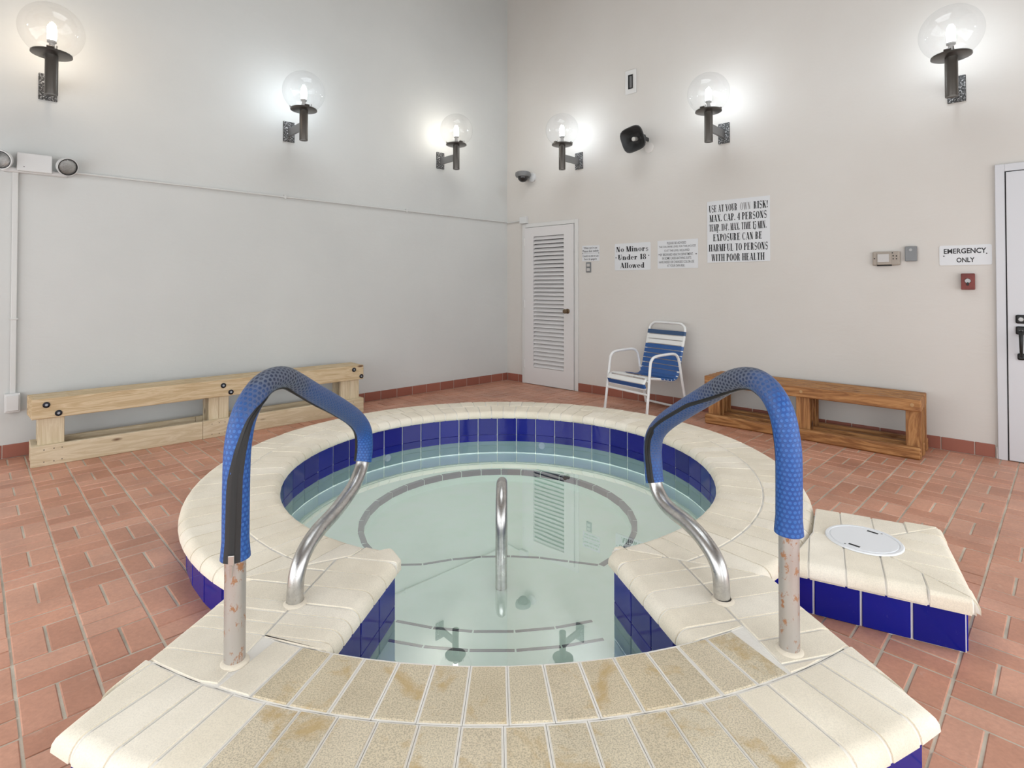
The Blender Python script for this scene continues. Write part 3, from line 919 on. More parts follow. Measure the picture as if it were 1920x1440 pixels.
# skimmer lid
lid = empty('skimmer_lid', (1.492, 2.362, Z_TOP), math.radians(38 - 90), 'round white plastic skimmer lid let into the square brick corner of the hot tub', 'lid')
bm = nb(); lathe(bm, [(0.0, 0.006), (0.122, 0.006), (0.124, 0.003), (0.128, 0.003), (0.130, 0.006), (0.139, 0.006), (0.143, 0.002), (0.143, 0.0005), (0.0, 0.0005)], 56)
obj('cover', bm, 'lid_white', lid, smooth=30)
for s in (-1, 1):
    obj('slot', boxbm((-0.021, -0.0065 + s * 0.098, 0.0062), (0.021, 0.0065 + s * 0.098, 0.0066)), 'dark_void', lid)
    bm = nb(); cyl(bm, (0.03 * s, s * 0.112, 0.006), (0.03 * s, s * 0.112, 0.0068), 0.004, n=10); obj('screw', bm, 'box_grey', lid)

# ================================================================ HANDRAILS
def handrail(name, base0, base1, prof, label, k_sleeve, zip_ang, group):
    A = Vector(base0); d = (Vector(base1) - A).normalized()
    pts = [Vector((A.x + d.x * s, A.y + d.y * s, z)) for s, z in prof]        # a planar bend: (out over the water, height)
    path = smooth_path(pts, 6)
    org = Vector((A.x, A.y, Z_TOP)); path = [p - org for p in path]
    root = empty(name, org, 0, label, 'handrail', group)
    L = [0.0]
    for a, b in zip(path, path[1:]): L.append(L[-1] + (b - a).length)
    i0 = next(i for i in range(len(path)) if path[i].z > k_sleeve[0]); i1 = k_sleeve[1] * 6
    ref = Vector((d.y, -d.x, 0))                    # across the rail's plane
    bm = nb(); tube(bm, path[:i0 + 3], 0.0285, 20, ref=ref); obj('post', bm, 'rail_steel_rusty', root, smooth=40)
    bm = nb(); tube(bm, path[i1 - 2:], 0.0275, 20, ref=ref); obj('lower_bend', bm, 'rail_steel', root, smooth=40)
    sl = path[i0:i1 + 1]
    bm = nb(); tube(bm, sl, 0.0365, 28, ref=ref, uv=True, rad=lambda t: 0.0365 + (0.004 if t < 0.012 else 0.0))
    # close the ends down to the pipe
    slv = obj('grip_sleeve', bm, 'grip_sleeve', root, smooth=50)
    bm = nb()
    T, N = frames(sl, ref)
    for e in (0, len(sl) - 1):
        bb = T[e].cross(N[e]); n = 24
        a = [bm.verts.new(sl[e] + (N[e] * math.cos(q) + bb * math.sin(q)) * (0.0365 + (0.004 if e == 0 else 0))) for q in (2 * PI * k / n for k in range(n))]
        b = [bm.verts.new(sl[e] + (N[e] * math.cos(q) + bb * math.sin(q)) * 0.027) for q in (2 * PI * k / n for k in range(n))]
        for k in range(n): bm.faces.new((a[k], a[(k + 1) % n], b[(k + 1) % n], b[k]))
    obj('sleeve_end', bm, 'zipper_black', slv, smooth=40)
    # zipper: a narrow black tape with a raised toothed centre, following an angle that twists along the rail
    Ls = [0.0]
    for a, b in zip(sl, sl[1:]): Ls.append(Ls[-1] + (b - a).length)
    def zang(t):
        for (t0, a0), (t1, a1) in zip(zip_ang, zip_ang[1:]):
            if t <= t1: return a0 + (a1 - a0) * (t - t0) / (t1 - t0)
        return zip_ang[-1][1]
    def ribbon(w, r, nm, mt, t0=0.0, t1=1.0, wf=None):
        bm = nb(); rows = []
        for i, p in enumerate(sl):
            t = Ls[i] / Ls[-1]
            if not t0 <= t <= t1: continue
            bb = T[i].cross(N[i]); a = zang(t); ww = w * (wf(t) if wf else 1.0)
            rows.append([bm.verts.new(p + (N[i] * math.cos(a + q) + bb * math.sin(a + q)) * (r + (0.004 if t < 0.012 else 0))) for q in (-ww, -ww / 2, 0, ww / 2, ww)])
        for A_, B_ in zip(rows, rows[1:]):
            for k in range(4): bm.faces.new((A_[k], A_[k + 1], B_[k + 1], B_[k]))
        return obj(nm, bm, mt, slv, smooth=40)
    wf = lambda t: 1.15 if t < 0.15 else (1.15 - 0.65 * (t - 0.15) / 0.15 if t < 0.30 else 0.36 + (0.4 if t > 0.82 else 0))
    ribbon(0.52, 0.0372, 'zipper_tape', 'zipper_black', wf=wf)
    ribbon(0.16, 0.0388, 'zipper_teeth', 'rubber_black' , wf=wf)
    return root, slv, sl, T, N
L_PROF = [(0, 0.2), (0, 0.45), (0.002, 0.732), (0.011, 0.832), (0.039, 0.905), (0.097, 0.96), (0.157, 0.98), (0.225, 0.977), (0.286, 0.953), (0.413, 0.889), (0.583, 0.806),
          (0.722, 0.729), (0.799, 0.659), (0.814, 0.586), (0.80, 0.522), (0.77, 0.483), (0.704, 0.44), (0.57, 0.402), (0.441, 0.381), (0.356, 0.346), (0.31, 0.29), (0.299, 0.2), (0.299, 0.178)]
R_PROF = [(0, 0.2), (0, 0.45), (-0.003, 0.719), (0.002, 0.812), (0.022, 0.894), (0.064, 0.951), (0.117, 0.977), (0.174, 0.976), (0.239, 0.953), (0.334, 0.898), (0.456, 0.825),
          (0.586, 0.743), (0.657, 0.677), (0.679, 0.614), (0.676, 0.545), (0.665, 0.475), (0.63, 0.428), (0.568, 0.402), (0.462, 0.390), (0.382, 0.368), (0.316, 0.328), (0.288, 0.28), (0.281, 0.2), (0.281, 0.178)]
BL0, BL1, BR0, BR1 = (-0.797, 1.605), (-0.739, 1.899), (0.823, 1.656), (0.724, 1.915)
H180 = PI
rl = handrail('handrail', BL0, BL1, L_PROF, 'left bent steel handrail with a blue grip sleeve whose black zipper faces the camera', (0.285, 14),
              [(0, -1.2), (0.16, -1.05), (0.27, -0.35), (0.36, 0.9), (0.5, 1.5), (0.78, 2.0), (0.9, 2.35), (1.0, 2.4)], 'grab rails at the hot tub entry')
rr = handrail('handrail', BR0, BR1, R_PROF, 'right bent steel handrail with a smooth blue grip sleeve beside the skimmer lid', (0.335, 15),
              [(0, 1.8), (0.45, 1.9), (0.62, 2.95), (0.8, 3.1), (1.0, 2.6)], 'grab rails at the hot tub entry')
# zipper pull hanging at the open end of the left sleeve
root, slv, sl, T, N = rl
bb = T[0].cross(N[0]); a = -1.15; q = sl[0] + (N[0] * math.cos(a) + bb * math.sin(a)) * 0.0445
dirv = (N[0] * math.cos(a) + bb * math.sin(a))
bm = nb(); M = Matrix.Translation(q) @ Matrix.Rotation(math.atan2(dirv.y, dirv.x) + PI / 2, 4, 'Z')
box(bm, (-0.008, -0.004, -0.004), (0.008, 0.004, 0.026), 0.002, 2, M); box(bm, (-0.0045, -0.005, -0.034), (0.0045, -0.001, 0.0), 0.0015, 1, M)
obj('zipper_pull', bm, 'zipper_metal', slv)
for r_, bs in ((rl[0], (BL0, BL1)), (rr[0], (BR0, BR1))):
    for b_ in bs:
        bm = nb(); lathe(bm, [(0.028, 0.008), (0.033, 0.006), (0.038, 0.0015), (0.040, -0.003)], 24)
        obj('base_grout', bm, 'post_grout', r_, (b_[0] - bs[0][0], b_[1] - bs[0][1], 0.0), smooth=40)

# short rail standing in the water
gx = -0.052
path = [(0, 0.0, -0.147), (0, 0.0, 0.10)] + [(0, 0.18 - 0.18 * math.cos(t), 0.10 + 0.18 * math.sin(t)) for t in (PI * k / 16 for k in range(1, 16))] + [(0, 0.36, 0.10), (0, 0.36, -0.23)]
gr = empty('grab_rail', (gx, 2.665, -0.018), 0, 'short polished steel rail loop rising from the water in the middle of the tub', 'handrail')
bm = nb(); tube(bm, [Vector(p) for p in path], 0.0275, 20, ref=Vector((1, 0, 0))); obj('pipe', bm, 'rail_steel', gr, smooth=50)

# ================================================================ WALL LAMPS
def globe_lamp(W, angle, s, dz, arm, bulb, label):
    z = 2.645 + dz
    root = empty('wall_lamp', W(s, z), angle, label, 'wall lamp', 'globe lamps in a row along the two walls')
    obj('back_plate', boxbm((-0.056, -0.016, 0.055), (0.056, 0.0, 0.257), 0.003, 1), 'mottled_plate', root)
    obj('arm', boxbm((-0.011, -arm, 0.105), (0.011, -0.014, 0.185), 0.002, 1), 'lamp_grey', root)
    bm = nb(); lathe(bm, [(0, 0.002), (0.030, 0.002), (0.033, 0.0), (0.038, 0.0), (0.039, 0.004), (0.039, 0.288), (0.0, 0.288)], 24); obj('stem', bm, 'lamp_bronze', root, (0, -arm, 0), smooth=35)
    bm = nb(); lathe(bm, [(0, 0.284), (0.112, 0.284), (0.121, 0.288), (0.121, 0.298), (0.118, 0.302), (0.0, 0.302)], 40)
    d = obj('gallery_disc', bm, 'lamp_bronze', root, (0, -arm, 0), smooth=35)
    for k, t in enumerate((0.4, 2.5, 4.6)):
        bm = nb(); M = Matrix.Rotation(t, 4, 'Z'); box(bm, (0.098, -0.022, 0.302), (0.118, 0.022, 0.318), 0.003, 1, M); cyl(bm, M @ Vector((0.116, 0.035, 0.302)), M @ Vector((0.116, 0.035, 0.323)), 0.003, n=8)
        obj('globe_clip', bm, 'lamp_bronze', d)
    bm = nb(); lathe(bm, [(0, 0.302), (0.021, 0.302), (0.021, 0.345), (0.017, 0.352), (0.017, 0.372), (0.028, 0.378), (0.028, 0.392), (0.0, 0.392)], 20); obj('socket', bm, 'socket_porcelain', root, (0, -arm, 0), smooth=35)
    bm = nb(); lathe(bm, [(0.0, 0.392), (0.022, 0.392), (0.026, 0.40), (0.026, 0.492), (0.02, 0.505), (0.0, 0.51)], 16); obj('bulb', bm, bulb, root, (0, -arm, 0), smooth=40)
    bm = nb(); R = 0.193; zc = 0.302 + math.sqrt(R * R - 0.105 ** 2)
    t0 = math.asin(0.105 / R)
    lathe(bm, [(R * math.sin(PI - t0 - (PI - t0) * k / 22), zc + R * math.cos(PI - t0 - (PI - t0) * k / 22)) for k in range(22)] + [(0, zc + R)], 48)
    obj('globe', bm, 'globe_glass', root, (0, -arm, 0), smooth=True)
globe_lamp(WL, ANG_L, 4.812, 0.010, 0.40, 'bulb_warm', 'clear glass globe wall lamp with a warm bulb above the twin-head emergency light')
globe_lamp(WL, ANG_L, 2.963, 0.015, 0.375, 'bulb_cool', 'clear glass globe wall lamp with a cool bulb, middle one on the left wall')
globe_lamp(WL, ANG_L, 1.117, 0.010, 0.33, 'bulb_white', 'clear glass globe wall lamp on the left wall nearest the room corner')
globe_lamp(WR, ANG_R, 1.210, -0.008, 0.34, 'bulb_cool', 'clear glass globe wall lamp on the right wall just above the louvered door')
globe_lamp(WR, ANG_R, 2.985, -0.005, 0.37, 'bulb_cool', 'clear glass globe wall lamp above the large black lettered rules sign')
globe_lamp(WR, ANG_R, 4.797, -0.005, 0.40, 'bulb_cool', 'clear glass globe wall lamp high at the right edge near the plain white door')

# ================================================================ DOORS
def frame_bm(x0, x1, z1, w, proud):
    bm = nb(); box(bm, (x0 - w, -proud, 0), (x0, 0, z1 + w), 0.003, 1); box(bm, (x1, -proud, 0), (x1 + w, 0, z1 + w), 0.003, 1); box(bm, (x0, -proud, z1), (x1, 0, z1 + w), 0.003, 1); return bm
d1 = tag(obj('door_1', frame_bm(0.343, 1.148, 2.04, 0.05, 0.022), 'trim_white', None, WR(0, 0), ANG_R), 'white door frame around the louvered closet door', None, kind='structure')
X0, X1, ZB, ZT = 0.349, 1.142, 0.008, 2.034; LX0, LX1, LZ0, LZ1 = 0.497, 0.995, 0.225, 1.915
bm = nb()
for lo, hi in (((X0, ZB), (LX0, ZT)), ((LX1, ZB), (X1, ZT)), ((LX0, ZB), (LX1, LZ0)), ((LX0, LZ1), (LX1, ZT))): box(bm, (lo[0], -0.034, lo[1]), (hi[0], -0.002, hi[1]))
leaf = obj('door_leaf', bm, 'louver_white', d1)
obj('shade_backing', boxbm((LX0, -0.006, LZ0), (LX1, -0.002, LZ1)), 'dark_void', d1)  # near-black sheet standing in for the shade between the louvers
bm = nb()
for lo, hi in (((X0 - 0.006, ZB), (X0, ZT)), ((X1, ZB), (X1 + 0.006, ZT)), ((X0, ZT), (X1, ZT + 0.006))): box(bm, (lo[0], -0.006, lo[1]), (hi[0], -0.001, hi[1]))
obj('door_gap', bm, 'dark_void', d1)
NLV = 33; ph = (LZ1 - LZ0) / NLV
bm = boxbm((LX0 + 0.002, -0.003, -0.0265), (LX1 - 0.002, 0.003, 0.0265)); bmesh.ops.rotate(bm, verts=bm.verts, matrix=Matrix.Rotation(math.radians(-36), 3, 'X'))
me = bpy.data.meshes.new('louver'); bm.to_mesh(me); bm.free(); me.materials.append(MATS['louver_white'])
for k in range(NLV): link('louver', me, None, leaf, (0, -0.0185, LZ0 + ph * (k + 0.5)))
kn = nb(); lathe(kn, [(0.031, 0), (0.031, -0.006), (0.014, -0.012), (0.012, -0.035), (0.024, -0.045), (0.029, -0.058), (0.024, -0.07), (0.0, -0.074)], 24, 'y', (1.055, -0.034, 0.965))
obj('knob', kn, 'brass_old', leaf, smooth=40)
for z in (1.85, 1.04, 0.26):
    bm = nb(); box(bm, (0.315, -0.026, z - 0.05), (0.372, -0.022, z + 0.05)); cyl(bm, (0.345, -0.036, z - 0.05), (0.345, -0.036, z + 0.05), 0.008, n=10); obj('hinge', bm, 'trim_white', d1)
d2 = tag(obj('door_2', frame_bm(5.068, 5.99, 2.12, 0.055, 0.025), 'door_white', None, WR(0, 0), ANG_R), 'plain white door frame at the right edge', None, kind='structure')
lf = obj('door_leaf', boxbm((5.075, -0.03, 0.006), (5.983, -0.002, 2.113), 0.002, 1), 'door_white', d2)
bm = nb(); box(bm, (5.068, -0.01, 0), (5.075, -0.002, 2.12)); box(bm, (5.075, -0.01, 2.113), (5.983, -0.002, 2.12)); obj('door_gap', bm, 'dark_void', d2)
bm = nb(); box(bm, (5.118, -0.044, 1.005), (5.176, -0.03, 1.068), 0.01, 2); lk = obj('deadbolt', bm, 'iron_black', lf)
bm = nb(); cyl(bm, (5.147, -0.044, 1.036), (5.147, -0.056, 1.036), 0.017, 0.014, 18); obj('lock_cylinder', bm, 'chrome', lk)
bm = nb(); box(bm, (5.118, -0.046, 0.925), (5.176, -0.03, 0.985), 0.01, 2); box(bm, (5.126, -0.044, 0.742), (5.168, -0.03, 0.79), 0.01, 2)
hd = obj('pull_handle', bm, 'iron_black', lf)
bm = nb(); tube(bm, smooth_path([(5.147, -0.04, 0.945), (5.147, -0.075, 0.925), (5.147, -0.085, 0.87), (5.147, -0.07, 0.80), (5.147, -0.04, 0.768)], 5), 0.011, 12, rad=lambda t: 0.015 - 0.007 * t); obj('grip', bm, 'iron_black', hd, smooth=40)
bm = nb(); box(bm, (5.135, -0.052, 0.949), (5.159, -0.044, 0.958), 0.003, 1); obj('thumb_latch', bm, 'chrome', hd)
tag(obj('trim_1', boxbm((5.003, -0.02, 0.0), (5.013, 0.0, 0.085), 0.004, 1), 'plaster_patch', None, WR(0, 0), ANG_R), kind='structure')

# ================================================================ CONDUIT, BOXES, EMERGENCY LIGHT
cd = empty('conduit', WL(0, 2.15), ANG_L, 'thin white surface conduit running level along the left wall to the corner', 'conduit')
bm = nb(); tube(bm, [Vector((-4.70, -0.012, 0.022)), Vector((-0.02, -0.012, -0.012)), Vector((-0.012, -0.012, -0.012))], 0.0095, 10); obj('pipe', bm, 'conduit_white', cd, smooth=50)
for s in (3.0, 1.6):
    bm = nb(); box(bm, (-s - 0.011, -0.024, -0.024 + 0.0045 * s), (-s + 0.011, 0.0, 0.017 + 0.0045 * s), 0.002, 1); obj('strap', bm, 'conduit_white', cd)
jb = empty('junction_box', WR(0.325, 2.14), ANG_R, 'small white junction box above the louvered door corner', 'electrical box')
obj('box_body', boxbm((-0.058, -0.05, -0.045), (0.058, 0, 0.045), 0.005, 2), 'box_white', jb)
bm = nb(); cyl(bm, (-0.058, -0.02, 0.0), (-0.066, -0.02, 0.0), 0.012, n=12); obj('connector', bm, 'box_grey', jb)
bm = nb(); tube(bm, [Vector((-0.31, -0.012, -0.012)), Vector((-0.062, -0.014, 0.0))], 0.0095, 10); obj('pipe_stub', bm, 'conduit_white', jb, smooth=50)
vc = empty('conduit', WL(4.992, 0.47), ANG_L, 'white vertical surface conduit dropping from the emergency light to the wall box', 'conduit')
bm = nb(); box(bm, (-0.017, -0.022, 0.0), (0.017, 0, 1.66), 0.004, 2); obj('duct', bm, 'conduit_white', vc)
bm = nb(); box(bm, (-0.026, -0.026, 0.555), (0.026, 0, 0.566), 0.002, 1); obj('strap', bm, 'conduit_white', vc)
ob = empty('outlet_box', WL(4.994, 0.41), ANG_L, 'white outlet box low on the left wall beside the pale pine bench', 'electrical box')
obj('box_body', boxbm((-0.045, -0.05, -0.07), (0.045, 0, 0.07), 0.006, 2), 'box_white', ob)
obj('cover', boxbm((-0.037, -0.058, -0.058), (0.037, -0.05, 0.058), 0.004, 1), 'box_white', ob)
em = empty('emergency_light', WL(4.87, 2.19), ANG_L, 'white emergency light with two round lamp heads above the vertical conduit', 'emergency light')
bm = nb(); box(bm, (-0.118, -0.10, -0.058), (0.085, -0.012, 0.078), 0.008, 2); box(bm, (-0.20, -0.06, -0.066), (0.18, 0.0, -0.03), 0.012, 2)
obj('housing', bm, 'box_white', em)
bm = nb(); box(bm, (-0.08, -0.1005, -0.03), (-0.074, -0.06, -0.024)); obj('indicator', bm, 'iron_black', em)
for sx, yw in ((-0.195, -0.45), (0.165, 0.35)):
    h = nb(); M = Matrix.Translation((sx, -0.095, 0.012)) @ Matrix.Rotation(yw, 4, 'Z') @ Matrix.Rotation(math.radians(18), 4, 'X')
    lathe(h, [(0.0, 0.06), (0.03, 0.06), (0.045, 0.045), (0.066, 0.0), (0.070, -0.02), (0.070, -0.035), (0.062, -0.035), (0.060, -0.025), (0.0, -0.02)], 28, 'y')
    bmesh.ops.transform(h, matrix=M, verts=h.verts); hd_ = obj('lamp_head', h, 'box_white', em, smooth=40)
    g = nb(); lathe(g, [(0.060, -0.028), (0.045, -0.036), (0.025, -0.040), (0.0, -0.041)], 28, 'y'); bmesh.ops.transform(g, matrix=M, verts=g.verts); obj('lens', g, 'lens_glass', hd_, smooth=40)
    g = nb(); lathe(g, [(0.064, -0.036), (0.064, -0.030), (0.059, -0.030), (0.059, -0.036), (0.064, -0.036)], 28, 'y'); bmesh.ops.transform(g, matrix=M, verts=g.verts); obj('bezel', g, 'iron_black', hd_, smooth=40)

# ================================================================ CAMERA, HORN, SWITCH PLATES ON THE RIGHT WALL
dc = empty('security_camera', WR(0.40, 2.70), ANG_R, 'grey dome security camera on a wall bracket near the room corner', 'security camera')
bm = nb(); lathe(bm, [(0.06, 0.0), (0.06, -0.025), (0.045, -0.035), (0.0, -0.035)], 24, 'y', (0.06, 0, -0.01)); obj('bracket', bm, 'box_white', dc, smooth=35)
bm = nb(); lathe(bm, [(0.0, 0.045), (0.085, 0.045), (0.098, 0.035), (0.10, 0.0), (0.09, -0.02), (0.0, -0.02)], 32, 'z', (0.0, -0.125, 0.01)); hs = obj('housing', bm, 'camera_grey', dc, smooth=35)
bm = nb(); lathe(bm, [(0.068 * math.cos(t), -0.02 - 0.068 * math.sin(t)) for t in (PI / 2 * k / 10 for k in range(10))] + [(0.0, -0.088)], 28, 'z', (0.0, -0.125, 0.01)); obj('dome', bm, 'dome_dark', dc, smooth=True)
hn = empty('horn_speaker', WR(2.075, 2.885), ANG_R, 'black square-mouthed horn loudspeaker between two globe lamps on the right wall', 'loudspeaker')
M = Matrix.Translation((0.0, -0.12, 0.0)) @ Matrix.Rotation(math.radians(8), 4, 'Z') @ Matrix.Rotation(math.radians(14), 4, 'X') @ Matrix.Rotation(math.radians(-14), 4, 'Y')
def sq(r, e=4.0, n=32):
    out = []
    for k in range(n):
        t = 2 * PI * k / n; c, s = math.cos(t), math.sin(t)
        f = r / ((abs(c) ** e + abs(s) ** e) ** (1 / e)); out.append((c * f, s * f))
    return out
bm = nb(); rings = []
for r, y in ((0.128, -0.135), (0.133, -0.13), (0.128, -0.12), (0.10, -0.07), (0.065, -0.02), (0.05, 0.03)): rings.append([bm.verts.new(M @ Vector((x, y, z))) for x, z in sq(r, 3.6 if y < -0.05 else 2.4)])
inn = [[bm.verts.new(M @ Vector((x, y, z))) for x, z in sq(r, 3.6 if y < -0.05 else 2.4)] for r, y in ((0.122, -0.134), (0.095, -0.09), (0.055, -0.03), (0.02, -0.02))]
seq = inn[::-1] + rings
for A_, B_ in zip(seq, seq[1:]):
    for k in range(32): bm.faces.new((A_[k], A_[(k + 1) % 32], B_[(k + 1) % 32], B_[k]))
bm.faces.new(seq[0]); bm.faces.new(seq[-1]); obj('horn', bm, 'horn_black', hn, smooth=40)
bm = nb(); lathe(bm, [(0.0, -0.115), (0.02, -0.11), (0.024, -0.10), (0.022, -0.02)], 18, 'y'); bmesh.ops.transform(bm, matrix=M, verts=bm.verts); obj('phase_plug', bm, 'horn_cap', hn, smooth=40)
bm = nb(); cyl(bm, M @ Vector((0, 0.03, 0)), M @ Vector((0, 0.085, 0)), 0.048, 0.042, 20); obj('driver', bm, 'camera_grey', hn, smooth=40)
bm = nb(); box(bm, (0.06, -0.15, -0.02), (0.078, 0.0, 0.02), 0.003, 1); cyl(bm, (0.05, -0.13, 0.0), (0.10, -0.13, 0.0), 0.028, n=16); obj('bracket', bm, 'horn_black', hn)
bm = nb(); lathe(bm, [(0.055, 0.0), (0.055, -0.006), (0.045, -0.008), (0.0, -0.008)], 24, 'y', (0.08, 0, -0.09)); obj('patch_plate', bm, 'plaster_patch', hn, smooth=40)
sp = empty('wall_plate', WR(1.93, 3.578), ANG_R, 'white rectangular wall plate with a dark slot high above the horn speaker', 'wall plate')
obj('plate', boxbm((-0.070, -0.012, -0.135), (0.070, 0, 0.135), 0.003, 1), 'trim_white', sp)
bm = nb(); box(bm, (-0.03, -0.016, -0.08), (0.03, -0.012, 0.08)); obj('slot', bm, 'dark_void', sp)
bm = nb(); box(bm, (-0.006, -0.026, -0.07), (0.02, -0.014, 0.06), 0.003, 1); obj('lever', bm, 'camera_grey', sp)
sw = empty('light_switch', WR(1.346, 1.497), ANG_R, 'small grey metal toggle switch plate under the bilingual shut switch notice', 'switch')
obj('plate', boxbm((-0.038, -0.008, -0.062), (0.038, 0, 0.062), 0.004, 1), 'box_grey', sw)
for z0 in (-0.045, 0.008): obj('rocker', boxbm((-0.022, -0.014, z0), (0.022, -0.008, z0 + 0.036), 0.003, 1), 'thermostat_plate', sw)
th = empty('thermostat', WR(4.332, 1.503), ANG_R, 'beige horizontal thermostat unit on the right wall', 'thermostat')
obj('case', boxbm((-0.096, -0.028, -0.058), (0.096, 0, 0.058), 0.010, 2), 'thermostat_beige', th)
obj('face', boxbm((-0.062, -0.036, -0.052), (0.036, -0.028, 0.044), 0.004, 1), 'thermostat_beige', th)
obj('window', boxbm((-0.058, -0.039, -0.03), (0.022, -0.036, 0.036), 0.002, 1), 'thermostat_plate', th)
bm = nb(); box(bm, (-0.062, -0.032, -0.062), (0.04, -0.02, -0.052)); obj('lower_slot', bm, 'dark_void', th)
for x, z in ((0.05, 0.02), (0.072, 0.018), (0.05, -0.005), (0.072, -0.005), (0.045, 0.044), (-0.08, 0.0)):
    bm = nb(); cyl(bm, (x, -0.028, z), (x, -0.0305, z), 0.005, n=10); obj('hole', bm, 'dark_void', th)
gb = empty('key_box', WR(4.50, 1.535), ANG_R, 'small grey metal key switch box next to the beige thermostat', 'switch')
obj('case', boxbm((-0.039, -0.03, -0.06), (0.039, 0, 0.06), 0.003, 1), 'box_grey', gb)
bm = nb(); cyl(bm, (0, -0.03, 0.032), (0, -0.036, 0.032), 0.011, n=16); obj('key_cylinder', bm, 'chrome', gb)
rb = empty('pull_station', WR(4.853, 1.31), ANG_R, 'small dark red key pull box under the emergency only sign', 'alarm box')
obj('case', boxbm((-0.041, -0.038, -0.062), (0.041, 0, 0.062), 0.004, 1), 'pull_red', rb)
bm = nb(); cyl(bm, (0, -0.038, 0.005), (0, -0.048, 0.005), 0.02, 0.017, 20); obj('key_cylinder', bm, 'chrome', rb, smooth=40)
obj('key_tab', boxbm((-0.006, -0.052, -0.03), (0.006, -0.040, -0.006), 0.002, 1), 'iron_black', rb)

# ================================================================ BENCHES
def board(name, mat, par, lo, hi, axis='x', bev=0.003):
    """a board whose own x axis runs along its length, so the grain follows it"""
    c = [(a + b) / 2 for a, b in zip(lo, hi)]; h = [(b - a) / 2 for a, b in zip(lo, hi)]
    if axis == 'z': hx = (h[2], h[1], h[0])
    elif axis == 'y': hx = (h[1], h[0], h[2])
    else: hx = h
    o = obj(name, boxbm([-v for v in hx], hx, bev, 1), mat, par, c)
    if axis == 'z': o.rotation_euler = (0, -PI / 2, 0)
    if axis == 'y': o.rotation_euler = (0, 0, PI / 2)
    return o
def disc(name, mat, par, x, y, z, r, t=0.006, ring=None):
    bm = nb(); lathe(bm, [(r, 0), (r, -t * 0.7), (r * 0.8, -t), (0, -t)], 16, 'y')
    o = obj(name, bm, mat, par, (x, y, z), smooth=35)
    if ring:
        bm = nb(); lathe(bm, [(r * 0.45, -t), (r * 0.42, -t - 0.003), (0, -t - 0.003)], 6, 'y'); obj('bolt_head', bm, ring, o)
    return o
b1 = empty('bench', WL(3.63, 0, 0.297), ANG_L, 'long pale new pine bench along the left wall', 'bench')
for k in range(5):
    y0 = -0.1345 + 0.056 * k
    sl_ = board('slat', 'pine_pale', b1, (-1.27 - 0.004 * k, y0, 0.335), (1.27, y0 + 0.045, 0.477), bev=0.004)
    if k == 0:
        for x, z in ((-1.19, 0.432), (-1.122, 0.365), (-0.035, 0.428), (0.025, 0.365), (1.165, 0.438), (1.245, 0.365)):
            disc('bolt', 'bolt_black', sl_, x, -0.0225, z - 0.406, 0.0215, 0.006, 'bolt_zinc')
for x0, x1, dbl in ((-1.235, -1.085, 0), (-0.135, 0.02, 1), (1.045, 1.24, 1)):
    for y0 in (-0.096, 0.058):
        xs = ((x0, x1),) if not dbl else ((x0, (x0 + x1) / 2 - 0.001), ((x0 + x1) / 2 + 0.001, x1))
        for a, b in xs: board('leg', 'pine_light', b1, (a, y0, 0.004), (b, y0 + 0.038, 0.335), 'z')
    for k in range(4): board('spacer', 'pine_light', b1, (x0 - 0.02, -0.089 + 0.056 * k, 0.340), (x1 + 0.02, -0.079 + 0.056 * k, 0.4765), bev=0.001)
    board('cross_piece', 'pine_pale', b1, (x0 + 0.05, -0.057, 0.03), (x0 + 0.088, 0.057, 0.14), 'y')
for a, b in ((-1.272, -0.19), (-0.188, 1.272)):
    board('base_rail', 'pine_light', b1, (a, -0.135, 0.0), (b, -0.097, 0.146))
    board('base_rail', 'pine_light', b1, (a, 0.097, 0.0), (b, 0.135, 0.146))
for x in (-1.27, 1.232): board('cross_piece', 'pine_light', b1, (x, -0.097, 0.01), (x + 0.038, 0.097, 0.146), 'y')
nl = 0
for x0 in (-1.2, -0.12, 1.06):
    for dx, z in ((0.0, 0.115), (0.055, 0.118), (0.10, 0.116), (0.0, 0.03), (0.055, 0.028), (0.10, 0.032)):
        disc('nail', 'bolt_black', b1, x0 + dx, -0.135, z, 0.0035, 0.001)

b2 = empty('bench', WR(3.79, 0, 0.267), ANG_R, 'shorter amber stained wooden slat bench under the thermostat on the right wall', 'bench')
for k in range(5):
    y0 = -0.198 + 0.0838 * k
    s_ = board('slat', 'cedar_amber', b2, (-0.818, y0, 0.352), (0.815 - 0.002 * k, y0 + 0.06, 0.441), bev=0.006)
    if k == 0:
        for x in (-0.755, 0.012, 0.765): disc('plug', 'wood_plug', s_, x, -0.03, 0.003, 0.013, 0.003)
for x0, x1 in ((-0.805, -0.70), (-0.045, 0.06), (0.715, 0.812)):
    for k in range(4):
        y0 = -0.198 + 0.06 + 0.0838 * k
        board('leg', 'cedar_amber', b2, (x0, y0 + 0.0005, 0.003), (x1, y0 + 0.0233, 0.440), 'z', 0.003)
for k in (0, 2, 4):
    y0 = -0.198 + 0.0838 * k
    board('base_rail', 'cedar_amber', b2, (-0.818, y0, 0.0), (0.815, y0 + 0.06, 0.088), bev=0.012 if k == 0 else 0.005)

